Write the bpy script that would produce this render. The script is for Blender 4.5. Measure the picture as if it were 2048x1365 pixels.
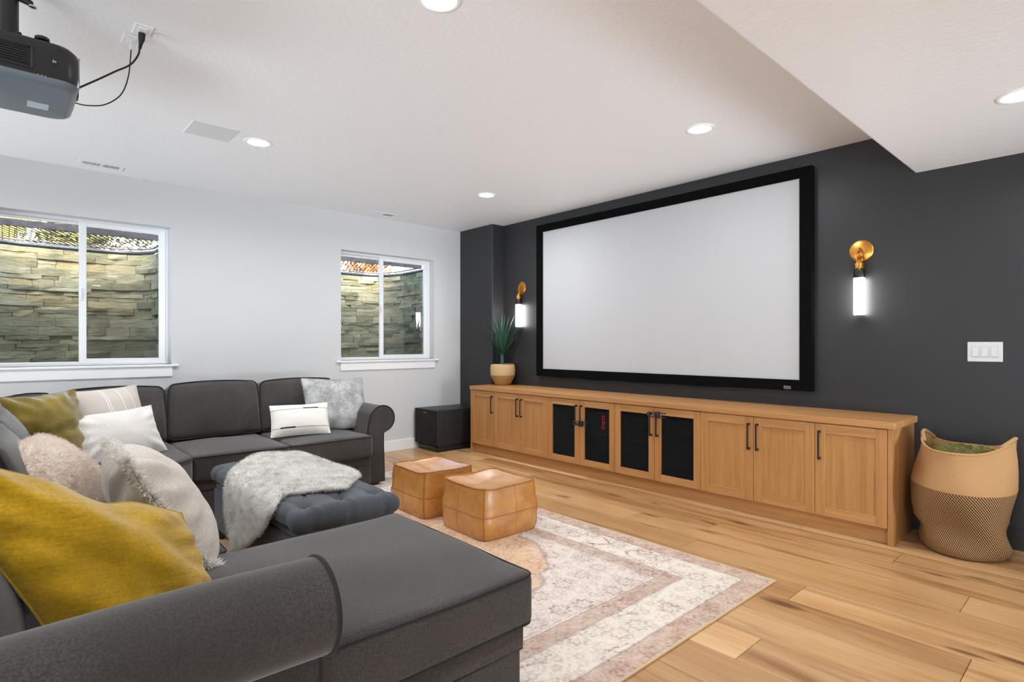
import bpy, bmesh, math, random
import numpy as np
from mathutils import Vector, Matrix, noise

for o in list(bpy.data.objects):
    bpy.data.objects.remove(o, do_unlink=True)
S = bpy.context.scene
COL = S.collection
R = math.radians

# ------------------------------------------------------------------ camera
cd = bpy.data.cameras.new('camera'); cam = bpy.data.objects.new('camera', cd); COL.objects.link(cam)
cd.sensor_width = 36.0; cd.sensor_fit = 'HORIZONTAL'; cd.lens = 36.0 * 1126.4 / 2048.0
cd.shift_y = 7.5 / 2048.0; cd.clip_start = 0.02
cam.location = (0, 0, 1.262); cam.rotation_euler = (R(90), 0, -R(42.106))
S.camera = cam

# ------------------------------------------------------------------ sky, exposure
SKY_STRENGTH = 3.6
CAN_POWER = 5.4          # near row; far row set stronger to brighten the far floor, soffit row weaker
CAN_FAR = 12.0
CAN_SOFFIT = 4.0
w = bpy.data.worlds.new('world'); S.world = w; w.use_nodes = True
wn = w.node_tree; wn.nodes.clear()
sky = wn.nodes.new('ShaderNodeTexSky'); sky.sky_type = 'NISHITA'
sky.sun_disc = False; sky.sun_elevation = R(32); sky.sun_rotation = R(200); sky.air_density = 1.0; sky.dust_density = 2.5
bgn = wn.nodes.new('ShaderNodeBackground'); bgn.inputs[1].default_value = SKY_STRENGTH
wo = wn.nodes.new('ShaderNodeOutputWorld')
wn.links.new(sky.outputs[0], bgn.inputs[0]); wn.links.new(bgn.outputs[0], wo.inputs[0])
S.view_settings.view_transform = 'Standard'; S.view_settings.look = 'None'
S.view_settings.gamma = 1.0; S.view_settings.use_curve_mapping = False
S.view_settings.exposure = 0.92
S.cycles.max_bounces = 10; S.cycles.diffuse_bounces = 6; S.cycles.glossy_bounces = 4
S.cycles.transparent_max_bounces = 16; S.cycles.sample_clamp_indirect = 6.0
S.cycles.use_denoising = True

# soft fill lights added out of view, aimed mostly at ceiling and soffit
def soft(name, loc, aim, size, power, col=(0.77, 0.89, 1.0), spread=100):
    l = bpy.data.lights.new(name, 'AREA'); l.shape = 'DISK'; l.size = size; l.energy = power; l.color = col; l.spread = R(spread)
    o = bpy.data.objects.new(name, l); COL.objects.link(o); o.location = loc
    o.rotation_euler = (Vector(aim) - Vector(loc)).to_track_quat('-Z', 'Y').to_euler(); return o

soft('fill_light', (-2.9, 4.9, 0.6), (1.8, 4.7, 2.74), 1.8, 24.0)
soft('fill_light', (-2.9, 0.8, 0.5), (1.6, 3.2, 2.74), 2.0, 32.0)
soft('fill_light', (-1.3, -2.5, 0.6), (1.6, -0.8, 2.44), 1.6, 28.0)
soft('fill_light', (3.7, -3.0, 0.7), (3.3, 5.6, 2.55), 0.9, 13.0, spread=60)

# ------------------------------------------------------------------ materials
def lin(c):
    return tuple(((x / 255.0) / 12.92 if x / 255.0 <= 0.04045 else (((x / 255.0) + 0.055) / 1.055) ** 2.4) for x in c) + (1.0,)

class NT:
    """small wrapper around a material's node tree"""
    def __init__(s, name, rough=0.5, metal=0.0, spec=0.5):
        s.m = bpy.data.materials.new(name); s.m.use_nodes = True
        s.t = s.m.node_tree; s.t.nodes.clear()
        s.o = s.t.nodes.new('ShaderNodeOutputMaterial')
        s.p = s.t.nodes.new('ShaderNodeBsdfPrincipled')
        s.t.links.new(s.p.outputs[0], s.o.inputs[0])
        s.p.inputs['Roughness'].default_value = rough; s.p.inputs['Metallic'].default_value = metal
        s.p.inputs['Specular IOR Level'].default_value = spec
        s._tc = None
    def node(s, typ, **kw):
        n = s.t.nodes.new(typ)
        for k, v in kw.items(): setattr(n, k, v)
        return n
    def set(s, sock, v):
        if hasattr(v, 'is_output'): s.t.links.new(v, sock)
        else: sock.default_value = v
    def obj(s):
        if s._tc is None: s._tc = s.node('ShaderNodeTexCoord')
        return s._tc.outputs['Object']
    def uv(s):
        if s._tc is None: s._tc = s.node('ShaderNodeTexCoord')
        return s._tc.outputs['UV']
    def map(s, vec, scale=(1, 1, 1), rot=(0, 0, 0), loc=(0, 0, 0)):
        n = s.node('ShaderNodeMapping'); s.t.links.new(vec, n.inputs[0])
        n.inputs['Scale'].default_value = scale; n.inputs['Rotation'].default_value = rot; s.set(n.inputs['Location'], loc)
        return n.outputs[0]
    def noise(s, vec, scale=5, detail=3, rough=0.5, out=0, dist=0.0):
        n = s.node('ShaderNodeTexNoise'); s.t.links.new(vec, n.inputs['Vector'])
        n.inputs['Scale'].default_value = scale; n.inputs['Detail'].default_value = detail
        n.inputs['Roughness'].default_value = rough; n.inputs['Distortion'].default_value = dist
        return n.outputs[out]
    def voronoi(s, vec, scale=5, out='Distance', feature='F1', rnd=1.0, dim='3D'):
        n = s.node('ShaderNodeTexVoronoi', feature=feature, voronoi_dimensions=dim); s.t.links.new(vec, n.inputs['Vector'])
        n.inputs['Scale'].default_value = scale; n.inputs['Randomness'].default_value = rnd
        return n.outputs[out]
    def math(s, op, a, b=0.0, c=0.0, clamp=False):
        n = s.node('ShaderNodeMath', operation=op, use_clamp=clamp)
        s.set(n.inputs[0], a); s.set(n.inputs[1], b); s.set(n.inputs[2], c)
        return n.outputs[0]
    def ramp(s, fac, stops, interp='LINEAR'):
        n = s.node('ShaderNodeValToRGB'); s.t.links.new(fac, n.inputs[0]); cr = n.color_ramp; cr.interpolation = interp
        while len(cr.elements) < len(stops): cr.elements.new(0.5)
        for e, (p, c) in zip(cr.elements, stops):
            e.position = p; e.color = (c, c, c, 1) if isinstance(c, (int, float)) else (lin(c) if max(c) > 1 else tuple(c) + (1,))
        return n.outputs[0]
    def mix(s, fac, a, b, mode='MIX'):
        n = s.node('ShaderNodeMix', data_type='RGBA', blend_type=mode)
        s.set(n.inputs[0], fac); s.set(n.inputs[6], a); s.set(n.inputs[7], b)
        return n.outputs[2]
    def sep(s, vec):
        n = s.node('ShaderNodeSeparateXYZ'); s.t.links.new(vec, n.inputs[0]); return n.outputs
    def comb(s, x, y, z):
        n = s.node('ShaderNodeCombineXYZ'); s.set(n.inputs[0], x); s.set(n.inputs[1], y); s.set(n.inputs[2], z); return n.outputs[0]
    def rnd(s):
        return s.node('ShaderNodeObjectInfo').outputs['Random']
    def bump(s, h, strength=0.3, dist=0.01):
        n = s.node('ShaderNodeBump'); n.inputs['Strength'].default_value = strength; n.inputs['Distance'].default_value = dist
        s.t.links.new(h, n.inputs['Height'])
        s.t.links.new(n.outputs[0], s.p.inputs['Normal'])
    def col(s, c):
        s.set(s.p.inputs['Base Color'], c)
        return s
    def sheen(s, wgt, rough=0.5, tint=None):
        s.p.inputs['Sheen Weight'].default_value = wgt; s.p.inputs['Sheen Roughness'].default_value = rough
        if tint: s.p.inputs['Sheen Tint'].default_value = tint
        return s

def plain(name, c, rough=0.5, metal=0.0, spec=0.5, bump=None, vary=0.0, vscale=4.0):
    n = NT(name, rough, metal, spec)
    if vary:
        f = n.noise(n.obj(), vscale, 4)
        a = lin([max(0, x * (1 - vary)) for x in c]); b = lin([min(255, x * (1 + vary)) for x in c])
        n.col(n.mix(n.ramp(f, [(0.3, 0.0), (0.7, 1.0)]), a, b))
    else:
        n.col(lin(c))
    if bump: n.bump(n.noise(n.obj(), bump[0], 3), bump[1], bump[2] if len(bump) > 2 else 0.003)
    return n.m

def emit(name, c, strength):
    m = bpy.data.materials.new(name); m.use_nodes = True; t = m.node_tree; t.nodes.clear()
    o = t.nodes.new('ShaderNodeOutputMaterial'); e = t.nodes.new('ShaderNodeEmission')
    e.inputs[0].default_value = lin(c); e.inputs[1].default_value = strength
    t.links.new(e.outputs[0], o.inputs[0]); return m

def wood(name, stops, scale, rough=0.45, knots=False, random=False, bumpk=0.06, fine=1.0, spec=0.4):
    """grain runs along the axis whose scale is smallest"""
    n = NT(name, rough, 0, spec)
    v = n.obj()
    if random:
        r = n.rnd(); off = n.math('MULTIPLY', r, 37.0)
        v = n.map(v, loc=n.comb(off, n.math('MULTIPLY', r, 91.0), n.math('MULTIPLY', r, 13.0)))
    g = n.map(v, scale=scale)
    f1 = n.noise(g, 1.0, 5, 0.55, dist=0.6)
    f2 = n.noise(g, 5.0 * fine, 4, 0.6)
    f = n.math('ADD', n.math('MULTIPLY', f1, 0.62), n.math('MULTIPLY', f2, 0.38))
    c = n.ramp(f, stops)
    if knots:
        k = n.noise(n.map(v, scale=tuple(x * 0.42 for x in scale)), 1.6, 3, 0.55, dist=0.9)
        km = n.ramp(k, [(0.56, 0.0), (0.66, 0.45), (0.74, 1.0)])
        c = n.mix(n.math('MULTIPLY', km, 0.62), c, lin((128, 84, 48)))
        k2 = n.noise(n.map(v, scale=tuple(x * 0.8 for x in scale), loc=(7.3, 2.1, 0.0)), 1.3, 4, 0.6, dist=0.5)
        c = n.mix(n.math('MULTIPLY', n.ramp(k2, [(0.54, 0.0), (0.70, 1.0)]), 0.75), c, lin((160, 108, 64)))
        kv = n.math('ADD', n.voronoi(n.map(v, scale=(3.6, 1.0, 1.0)), 1.0, dim='2D'), n.math('MULTIPLY', n.math('SUBTRACT', f2, 0.5), 0.30))
        c = n.mix(n.ramp(kv, [(0.0, 0.8), (0.04, 0.6), (0.10, 0.0)]), c, lin((92, 56, 32)))
        r2 = n.ramp(n.math('FRACT', n.math('MULTIPLY', n.rnd(), 7.31)), [(0.0, (204, 190, 172)), (0.5, (226, 218, 206)), (1.0, (255, 252, 246))])
        c = n.mix(1.0, c, r2, 'MULTIPLY')
    n.col(c); n.bump(f2, bumpk, 0.002)
    return n.m

def fabric(name, c, amt=0.10, weave=420.0, bump=0.25, sheen=0.25, vscale=3.0, rough=0.95, slub=None, fleck=0.35):
    n = NT(name, rough, 0, 0.15)
    f = n.noise(n.obj(), vscale, 3); g = n.noise(n.obj(), weave * 0.45, 2)
    a = lin([x * (1 - amt) for x in c]); b = lin([min(255, x * (1 + amt)) for x in c])
    col = n.mix(n.ramp(f, [(0.25, 0.0), (0.75, 1.0)]), a, b)
    col = n.mix(n.math('MULTIPLY', n.ramp(g, [(0.36, 1.0), (0.64, 0.0)]), fleck), col, lin([x * 0.72 for x in c]))
    if slub:
        s_ = n.noise(n.map(n.obj(), scale=slub[0]), 1.0, 3)
        col = n.mix(n.ramp(s_, [(0.48, 0.0), (0.72, slub[2])]), col, lin(slub[1]))
    n.col(col); n.sheen(sheen, 0.45)
    n.bump(n.noise(n.obj(), weave, 2), bump, 0.002)
    return n.m

def fur_mat(name, c1, c2, scale=14.0, c3=None):
    n = NT(name, 1.0, 0, 0.1)
    f = n.noise(n.obj(), scale, 4, 0.65)
    st = [(0.32, c1), (0.62, c2)]
    if c3: st = [(0.30, c3), (0.42, c1), (0.66, c2)]
    n.col(n.ramp(f, st)); n.sheen(0.3, 0.6)
    n.bump(n.noise(n.obj(), 160, 3), 0.5, 0.006)
    return n.m

MT = {}
# paint
def paint(name, c, scale, strength, rough=0.6, dist=0.003):
    n = NT(name, rough, 0, 0.3); n.col(lin(c))
    a = n.noise(n.obj(), scale, 4, 0.55)
    n.bump(n.ramp(a, [(0.42, 0.0), (0.6, 1.0)]), strength, dist); return n.m
MT['ceil'] = paint('ceiling_paint', (236, 236, 236), 38.0, 0.16, 0.5)
MT['white'] = paint('white_wall_paint', (207, 207, 207), 60.0, 0.05, 0.6)
MT['dark'] = paint('charcoal_wall_paint', (50, 50, 51), 26.0, 0.05, 0.42)
MT['trim'] = plain('white_trim', (236, 236, 236), 0.4)
MT['vinyl'] = plain('white_vinyl', (238, 239, 241), 0.35)
MT['plank'] = wood('oak_floor', [(0.22, (172, 124, 80)), (0.40, (214, 168, 118)), (0.55, (228, 188, 140)), (0.78, (240, 208, 164))], (7.5, 0.62, 7.5), 0.30, knots=True, random=True, spec=0.7)
MT['oak_v'] = wood('oak_vertical', [(0.25, (152, 102, 54)), (0.5, (180, 129, 76)), (0.75, (194, 146, 94))], (26, 26, 0.9), 0.42, random=True, fine=1.8)
MT['oak_h'] = wood('oak_lengthwise', [(0.25, (154, 104, 56)), (0.5, (184, 134, 82)), (0.75, (200, 154, 100))], (18, 0.6, 18), 0.4, random=True, fine=1.5)
MT['black'] = plain('black_metal', (16, 15, 15), 0.4)
MT['velvet'] = plain('black_velvet', (7, 7, 7), 0.9, spec=0.1)
MT['screen'] = plain('screen_fabric', (188, 188, 189), 0.7, spec=0.1)
MT['int'] = plain('cabinet_interior', (20, 20, 24), 0.8)
MT['brass'] = plain('brass', (214, 150, 70), 0.28, 1.0)
MT['chrome'] = plain('chrome', (210, 210, 212), 0.15, 1.0)
MT['sofa'] = fabric('charcoal_sofa_fabric', (75, 71, 69), 0.15, 420, 0.3, 0.34, 2.6, fleck=0.75)
MT['piping'] = fabric('charcoal_piping', (50, 48, 47), 0.05, 500, 0.1, 0.1)
MT['otto'] = fabric('slate_ottoman_fabric', (82, 86, 92), 0.10, 500, 0.25, 0.15)
MT['plastic'] = plain('black_plastic', (26, 25, 26), 0.35)
MT['sub'] = wood('black_ash', [(0.3, (20, 20, 21)), (0.7, (42, 42, 43))], (30, 30, 1.2), 0.42)

# ------------------------------------------------------------------ mesh helpers
def wm(o):
    m = Matrix.Identity(4)
    while o is not None:
        m = o.matrix_basis @ m; o = o.parent
    return m

def tag(o, label=None, cat=None, group=None, kind=None):
    if label: o['label'] = label
    if cat: o['category'] = cat
    if group: o['group'] = group
    if kind: o['kind'] = kind
    return o

def thing(name, label, cat, loc=(0, 0, 0), rz=0.0, group=None, kind=None):
    o = bpy.data.objects.new(name, None); o.empty_display_size = 0.05; COL.objects.link(o)
    o.location = loc; o.rotation_euler = (0, 0, rz)
    return tag(o, label, cat, group, kind)

class MB:
    def __init__(s): s.v = []; s.f = []; s.uv = None
    def add(s, vs, fs):
        k = len(s.v); s.v += [tuple(p) for p in vs]; s.f += [tuple(i + k for i in q) for q in fs]; return s
    def box(s, x0, x1, y0, y1, z0, z1):
        return s.add([(x0, y0, z0), (x1, y0, z0), (x1, y1, z0), (x0, y1, z0), (x0, y0, z1), (x1, y0, z1), (x1, y1, z1), (x0, y1, z1)],
                     [(0, 3, 2, 1), (4, 5, 6, 7), (0, 1, 5, 4), (1, 2, 6, 5), (2, 3, 7, 6), (3, 0, 4, 7)])
    def tube(s, pts, r, n=8, closed=False, cap=True):
        P = [Vector(p) for p in pts]; m = len(P); rr = r if hasattr(r, '__len__') else [r] * m
        vs = []; prev = None
        for i in range(m):
            if closed: t = P[(i + 1) % m] - P[i - 1]
            else: t = P[min(i + 1, m - 1)] - P[max(i - 1, 0)]
            t.normalize()
            if prev is None:
                a = Vector((0, 0, 1)) if abs(t.z) < 0.9 else Vector((1, 0, 0)); u = t.cross(a).normalized()
            else:
                u = prev - t * prev.dot(t)
                u = u.normalized() if u.length > 1e-6 else t.orthogonal().normalized()
            prev = u; q = t.cross(u)
            for k in range(n):
                a = 2 * math.pi * k / n; vs.append(P[i] + (u * math.cos(a) + q * math.sin(a)) * rr[i])
        fs = []
        for i in range(m if closed else m - 1):
            j = (i + 1) % m
            for k in range(n):
                l = (k + 1) % n; fs.append((i * n + k, i * n + l, j * n + l, j * n + k))
        if not closed and cap:
            fs.append(tuple(range(n - 1, -1, -1))); fs.append(tuple((m - 1) * n + k for k in range(n)))
        return s.add(vs, fs)
    def lathe(s, prof, n=32, c=(0, 0, 0), fn=None, cap0=True, cap1=True):
        vs = []
        for (r, z) in prof:
            for k in range(n):
                a = 2 * math.pi * k / n; p = (c[0] + r * math.cos(a), c[1] + r * math.sin(a), c[2] + z)
                vs.append(fn(p, r, z, a) if fn else p)
        fs = []
        for i in range(len(prof) - 1):
            for k in range(n):
                l = (k + 1) % n; fs.append((i * n + k, i * n + l, (i + 1) * n + l, (i + 1) * n + k))
        if cap0: fs.append(tuple(range(n - 1, -1, -1)))
        if cap1: fs.append(tuple((len(prof) - 1) * n + k for k in range(n)))
        return s.add(vs, fs)
    def prism(s, poly, axis, a0, a1):
        """poly: 2D outline; axis 'x','y','z' of extrusion"""
        def pt(p, a):
            return {'x': (a, p[0], p[1]), 'y': (p[0], a, p[1]), 'z': (p[0], p[1], a)}[axis]
        n = len(poly); vs = [pt(p, a0) for p in poly] + [pt(p, a1) for p in poly]
        fs = [tuple(range(n)), tuple(range(2 * n - 1, n - 1, -1))] + [(i, i + n, (i + 1) % n + n, (i + 1) % n) for i in range(n)]
        return s.add(vs, fs)
    def rbox(s, x0, x1, y0, y1, z0, z1, r=0.03, seg=6, crown=0.0, crown_s=0.0, fn=None, arc=3):
        h = [(x1 - x0) / 2, (y1 - y0) / 2, (z1 - z0) / 2]; c = [(x0 + x1) / 2, (y0 + y1) / 2, (z0 + z1) / 2]
        r = min(r, min(h) * 0.98)
        ax = []
        for k in range(3):
            e = [-h[k] + r * (1 - math.cos(math.pi / 2 * i / arc)) * 1.0 for i in range(arc + 1)]
            # positions chosen so that normalising spreads them evenly round the corner
            e = [-h[k] + r - r * math.tan(math.pi / 4 * (1 - i / arc)) for i in range(arc + 1)]
            mid = [(-h[k] + r) + (2 * (h[k] - r)) * i / seg for i in range(1, seg)]
            ax.append(e + mid + [-q for q in reversed(e)])
        idx = {}; vs = []; fs = []
        def vert(p):
            key = tuple(round(q, 6) for q in p)
            if key in idx: return idx[key]
            q = []
            inner = [max(-(h[k] - r), min(h[k] - r, p[k])) for k in range(3)]
            d = Vector([p[k] - inner[k] for k in range(3)])
            if d.length > 1e-9: d = d.normalized() * r
            q = [inner[k] + d[k] for k in range(3)]
            X, Y, Z = q[0] / h[0], q[1] / h[1], q[2] / h[2]
            if crown: q[2] += crown * (1 - X * X) * (1 - Y * Y) * (1 if Z > 0 else -0.0) * max(0, Z)
            if crown_s:
                q[0] += crown_s * X * (1 - Y * Y) * (1 - Z * Z); q[1] += crown_s * Y * (1 - X * X) * (1 - Z * Z)
            q = [q[k] + c[k] for k in range(3)]
            if fn: q = fn(Vector(q), X, Y, Z)
            idx[key] = len(vs); vs.append(tuple(q)); return idx[key]
        for k in range(3):
            a, b = (k + 1) % 3, (k + 2) % 3
            for sgn in (-1, 1):
                A, B = ax[a], ax[b]
                for i in range(len(A) - 1):
                    for j in range(len(B) - 1):
                        quad = []
                        for (ii, jj) in ((i, j), (i + 1, j), (i + 1, j + 1), (i, j + 1)):
                            p = [0, 0, 0]; p[k] = sgn * h[k]; p[a] = A[ii]; p[b] = B[jj]; quad.append(vert(p))
                        if len(set(quad)) < 3: continue
                        fs.append(tuple(quad) if sgn > 0 else tuple(reversed(quad)))
        return s.add(vs, fs)
    def map(s, fn): s.v = [tuple(fn(Vector(p))) for p in s.v]; return s
    def xf(s, m): s.v = [tuple(m @ Vector(p)) for p in s.v]; return s
    def build(s, name, mat, parent=None, smooth=False, local=False, bevel=0.0, angle=None, uvs=None, kind=None, label=None, center=False):
        me = bpy.data.meshes.new(name)
        V = np.array(s.v, dtype=float)
        if parent is not None and not local:
            inv = np.array(wm(parent).inverted()); V = V @ inv[:3, :3].T + inv[:3, 3]
        off = None
        if center:
            off = (V.min(0) + V.max(0)) / 2; V = V - off
        me.from_pydata(V.tolist(), [], s.f)
        if uvs is not None:
            l = me.uv_layers.new(name='UVMap')
            vi = np.empty(len(me.loops), dtype=np.int32); me.loops.foreach_get('vertex_index', vi)
            l.data.foreach_set('uv', np.array(uvs, dtype=np.float32)[vi].ravel())
        if smooth:
            me.polygons.foreach_set('use_smooth', [True] * len(me.polygons))
        me.materials.append(MT[mat] if isinstance(mat, str) else mat)
        me.update()
        o = bpy.data.objects.new(name, me); COL.objects.link(o)
        if off is not None: o.location = off
        if parent is not None: o.parent = parent
        if bevel:
            b = o.modifiers.new('bevel', 'BEVEL'); b.width = bevel; b.segments = 2; b.limit_method = 'ANGLE'; b.angle_limit = R(40)
        if smooth and angle:
            me.set_sharp_from_angle(angle=R(angle))
        if kind: o['kind'] = kind
        if label: o['label'] = label
        return o

def copy_tree(o, parent=None):
    c = o.copy(); COL.objects.link(c); c.parent = parent
    for ch in list(o.children): copy_tree(ch, c)
    return c

def rrect(x0, x1, y0, y1, r, z, n=5):
    pts = []
    for cx, cy, a0 in ((x1 - r, y1 - r, 0), (x0 + r, y1 - r, 90), (x0 + r, y0 + r, 180), (x1 - r, y0 + r, 270)):
        for i in range(n + 1):
            a = R(a0 + 90 * i / n); pts.append((cx + r * math.cos(a), cy + r * math.sin(a), z))
    return pts

def rmat(wd, hd):
    """matrix whose x axis is wd, y axis is hd, z axis the face normal"""
    x = Vector(wd).normalized(); y = Vector(hd); y = (y - x * y.dot(x)).normalized(); z = x.cross(y)
    return Matrix((x, y, z)).transposed().to_4x4()

def fbm(p, sc, seed=0.0):
    return noise.noise(Vector((p[0] * sc + seed, p[1] * sc + seed * 1.7, p[2] * sc - seed)))

def strands(src, count, length, width, seed=1, droop=0.4, comb=(0, 0, 0), keep=None):
    """short thin blades standing on the faces of a mesh object: returns an MB in src local space"""
    rng = np.random.default_rng(seed); me = src.data; me.calc_loop_triangles()
    nv = len(me.vertices); co = np.empty(nv * 3); me.vertices.foreach_get('co', co); co = co.reshape(-1, 3)
    nt = len(me.loop_triangles); tri = np.empty(nt * 3, dtype=np.int32); me.loop_triangles.foreach_get('vertices', tri); tri = tri.reshape(-1, 3)
    A, B, Cc = co[tri[:, 0]], co[tri[:, 1]], co[tri[:, 2]]
    nr = np.cross(B - A, Cc - A); ar = np.linalg.norm(nr, axis=1); nr = nr / np.maximum(ar, 1e-12)[:, None]
    if keep is not None:
        ar = ar * keep((A + B + Cc) / 3, nr)
    ids = rng.choice(nt, size=count, p=ar / ar.sum())
    a = rng.random(count); b = rng.random(count); sw = a + b > 1; a[sw] = 1 - a[sw]; b[sw] = 1 - b[sw]
    P = A[ids] + (B - A)[ids] * a[:, None] + (Cc - A)[ids] * b[:, None]
    N = nr[ids]; J = rng.normal(0, droop, (count, 3)); D = N + J + np.array(comb)[None]
    D /= np.linalg.norm(D, axis=1)[:, None]
    L = length * (0.6 + 0.8 * rng.random(count))[:, None]
    T = np.cross(D, rng.normal(0, 1, (count, 3))); T /= np.linalg.norm(T, axis=1)[:, None]
    V = np.empty((count, 3, 3)); V[:, 0] = P - T * width; V[:, 1] = P + T * width; V[:, 2] = P + D * L
    return V.reshape(-1, 3)

def tri_object(name, V, mat, parent, kind='stuff', label=None):
    n = len(V) // 3; me = bpy.data.meshes.new(name)
    me.vertices.add(len(V)); me.vertices.foreach_set('co', np.asarray(V, dtype=np.float32).ravel())
    me.loops.add(n * 3); me.loops.foreach_set('vertex_index', np.arange(n * 3, dtype=np.int32))
    me.polygons.add(n); me.polygons.foreach_set('loop_start', np.arange(n, dtype=np.int32) * 3)
    me.update(calc_edges=True); me.materials.append(MT[mat] if isinstance(mat, str) else mat)
    o = bpy.data.objects.new(name, me); COL.objects.link(o); o.parent = parent
    if kind: o['kind'] = kind
    if label: o['label'] = label
    return o

# ================================================================== SETTING
YW = 5.93; XD = 4.63; CH = 2.743; SH = 2.438; XL = -3.2; YF = -3.6
def struct(mb, name, mat, **k):
    o = mb.build(name, mat, **k); o['kind'] = 'structure'; return o

# floor: slab and single oak planks
floor = struct(MB().box(XL, XD + 0.15, YF, YW + 0.2, -0.15, -0.012), 'floor', 'plank')
pw = 0.2345; rnd = random.Random(5)
fixed = {0: 1.076, 2: 0.44, 3: 1.152, 4: 1.9, 5: 0.556, 6: 1.972, 7: 0.942, 1: 0.05, -1: 1.7}
plank_mesh = {}
for k in range(-14, 11):
    x0 = 2.18 + pw * k; x1 = min(x0 + pw, XD + 0.02)
    if x0 > XD: continue
    y = fixed.get(k, rnd.uniform(0, 1.94)) - 1.94 * 2
    while y < YW:
        a, b = max(y, -1.2), min(y + 1.94, YW)
        if b - a > 0.03:
            m = MB(); g = 0.0011
            m.rbox(x0 + g, x1 - g, a + g, b - g, -0.012, 0.0, r=0.0016, seg=1, arc=1)
            m.build('plank', 'plank', floor, center=True)
        y += 1.94

# ceiling and dropped soffit
struct(MB().box(XL, XD + 0.15, YF, YW + 0.25, CH, CH + 0.12), 'ceiling', 'ceil')
soff = [(YF, SH), (1.016 - 0.02, SH)] + [(1.016 - 0.02 + 0.02 * math.sin(R(a)), SH + 0.02 - 0.02 * math.cos(R(a))) for a in range(15, 91, 15)] + [(1.016, CH), (YF, CH)]
struct(MB().prism(soff, 'x', XL, XD), 'ceiling_soffit', 'ceil', smooth=True, angle=35)

# walls
W1 = (-0.125, 1.147, 1.085, 2.338); W2 = (2.793, 4.033, 1.085, 2.325); WT = 0.25
m = MB()
def wb(x0, x1, z0, z1): m.box(x0, x1, YW, YW + WT, z0, z1)
wb(XL, W1[0], 0, CH); wb(W1[0], W1[1], 0, W1[2]); wb(W1[0], W1[1], W1[3], CH); wb(W1[1], W2[0], 0, CH)
wb(W2[0], W2[1], 0, W2[2]); wb(W2[0], W2[1], W2[3], CH); wb(W2[1], XD + 0.15, 0, CH)
struct(m, 'wall_back', 'white')
struct(MB().box(XD, XD + 0.15, YF, YW, 0, CH), 'wall_right', 'dark')
struct(MB().box(XL - 0.15, XL, YF, YW + WT, 0, CH), 'wall_left', 'white')
struct(MB().box(XL - 0.15, XD + 0.15, YF - 0.15, YF, 0, CH), 'wall_front', 'white')
cp = [(4.445 + 0.014, 5.28), (XD, 5.28), (XD, YW), (4.445, YW), (4.445, 5.28 + 0.014), (4.4492, 5.2842)]
struct(MB().prism(cp, 'z', 0, CH), 'wall_column', 'dark')
# baseboards
m = MB().box(XL, 4.445, YW - 0.014, YW, 0, 0.118).box(XL, 4.445, YW - 0.010, YW, 0.118, 0.124)
struct(m, 'baseboard_back', 'trim')
struct(MB().box(XD - 0.014, XD, YF, 0.99, 0, 0.124), 'baseboard_right', 'dark')

# ------------------------------------------------------------------ windows
def glass_mat(name, tint, refl=1.0):
    mm = bpy.data.materials.new(name); mm.use_nodes = True; t = mm.node_tree; t.nodes.clear()
    o = t.nodes.new('ShaderNodeOutputMaterial'); mx = t.nodes.new('ShaderNodeMixShader')
    tr = t.nodes.new('ShaderNodeBsdfTransparent'); gl = t.nodes.new('ShaderNodeBsdfGlossy'); fr = t.nodes.new('ShaderNodeFresnel')
    fr.inputs[0].default_value = 1.45; tr.inputs[0].default_value = tint; gl.inputs['Roughness'].default_value = 0.0
    ml = t.nodes.new('ShaderNodeMath'); ml.operation = 'MULTIPLY'; ml.inputs[1].default_value = refl
    t.links.new(fr.outputs[0], ml.inputs[0]); t.links.new(ml.outputs[0], mx.inputs[0])
    t.links.new(tr.outputs[0], mx.inputs[1]); t.links.new(gl.outputs[0], mx.inputs[2]); t.links.new(mx.outputs[0], o.inputs[0])
    return mm
MT['glass'] = glass_mat('window_glass', (0.97, 0.98, 0.97, 1))
mm = bpy.data.materials.new('insect_screen'); mm.use_nodes = True; t = mm.node_tree; t.nodes.clear()
o_ = t.nodes.new('ShaderNodeOutputMaterial'); mx = t.nodes.new('ShaderNodeMixShader'); mx.inputs[0].default_value = 0.16
tr = t.nodes.new('ShaderNodeBsdfTransparent'); df = t.nodes.new('ShaderNodeBsdfDiffuse'); df.inputs[0].default_value = (0.03, 0.03, 0.03, 1)
t.links.new(tr.outputs[0], mx.inputs[1]); t.links.new(df.outputs[0], mx.inputs[2]); t.links.new(mx.outputs[0], o_.inputs[0])
MT['bugscreen'] = mm

def frame_rect(m, x0, x1, z0, z1, t, y0, y1, tb=None):
    tb = tb or t
    m.box(x0, x0 + t, y0, y1, z0, z1); m.box(x1 - t, x1, y0, y1, z0, z1)
    m.box(x0 + t, x1 - t, y0, y1, z0, z0 + tb); m.box(x0 + t, x1 - t, y0, y1, z1 - tb, z1)
    return m

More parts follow.
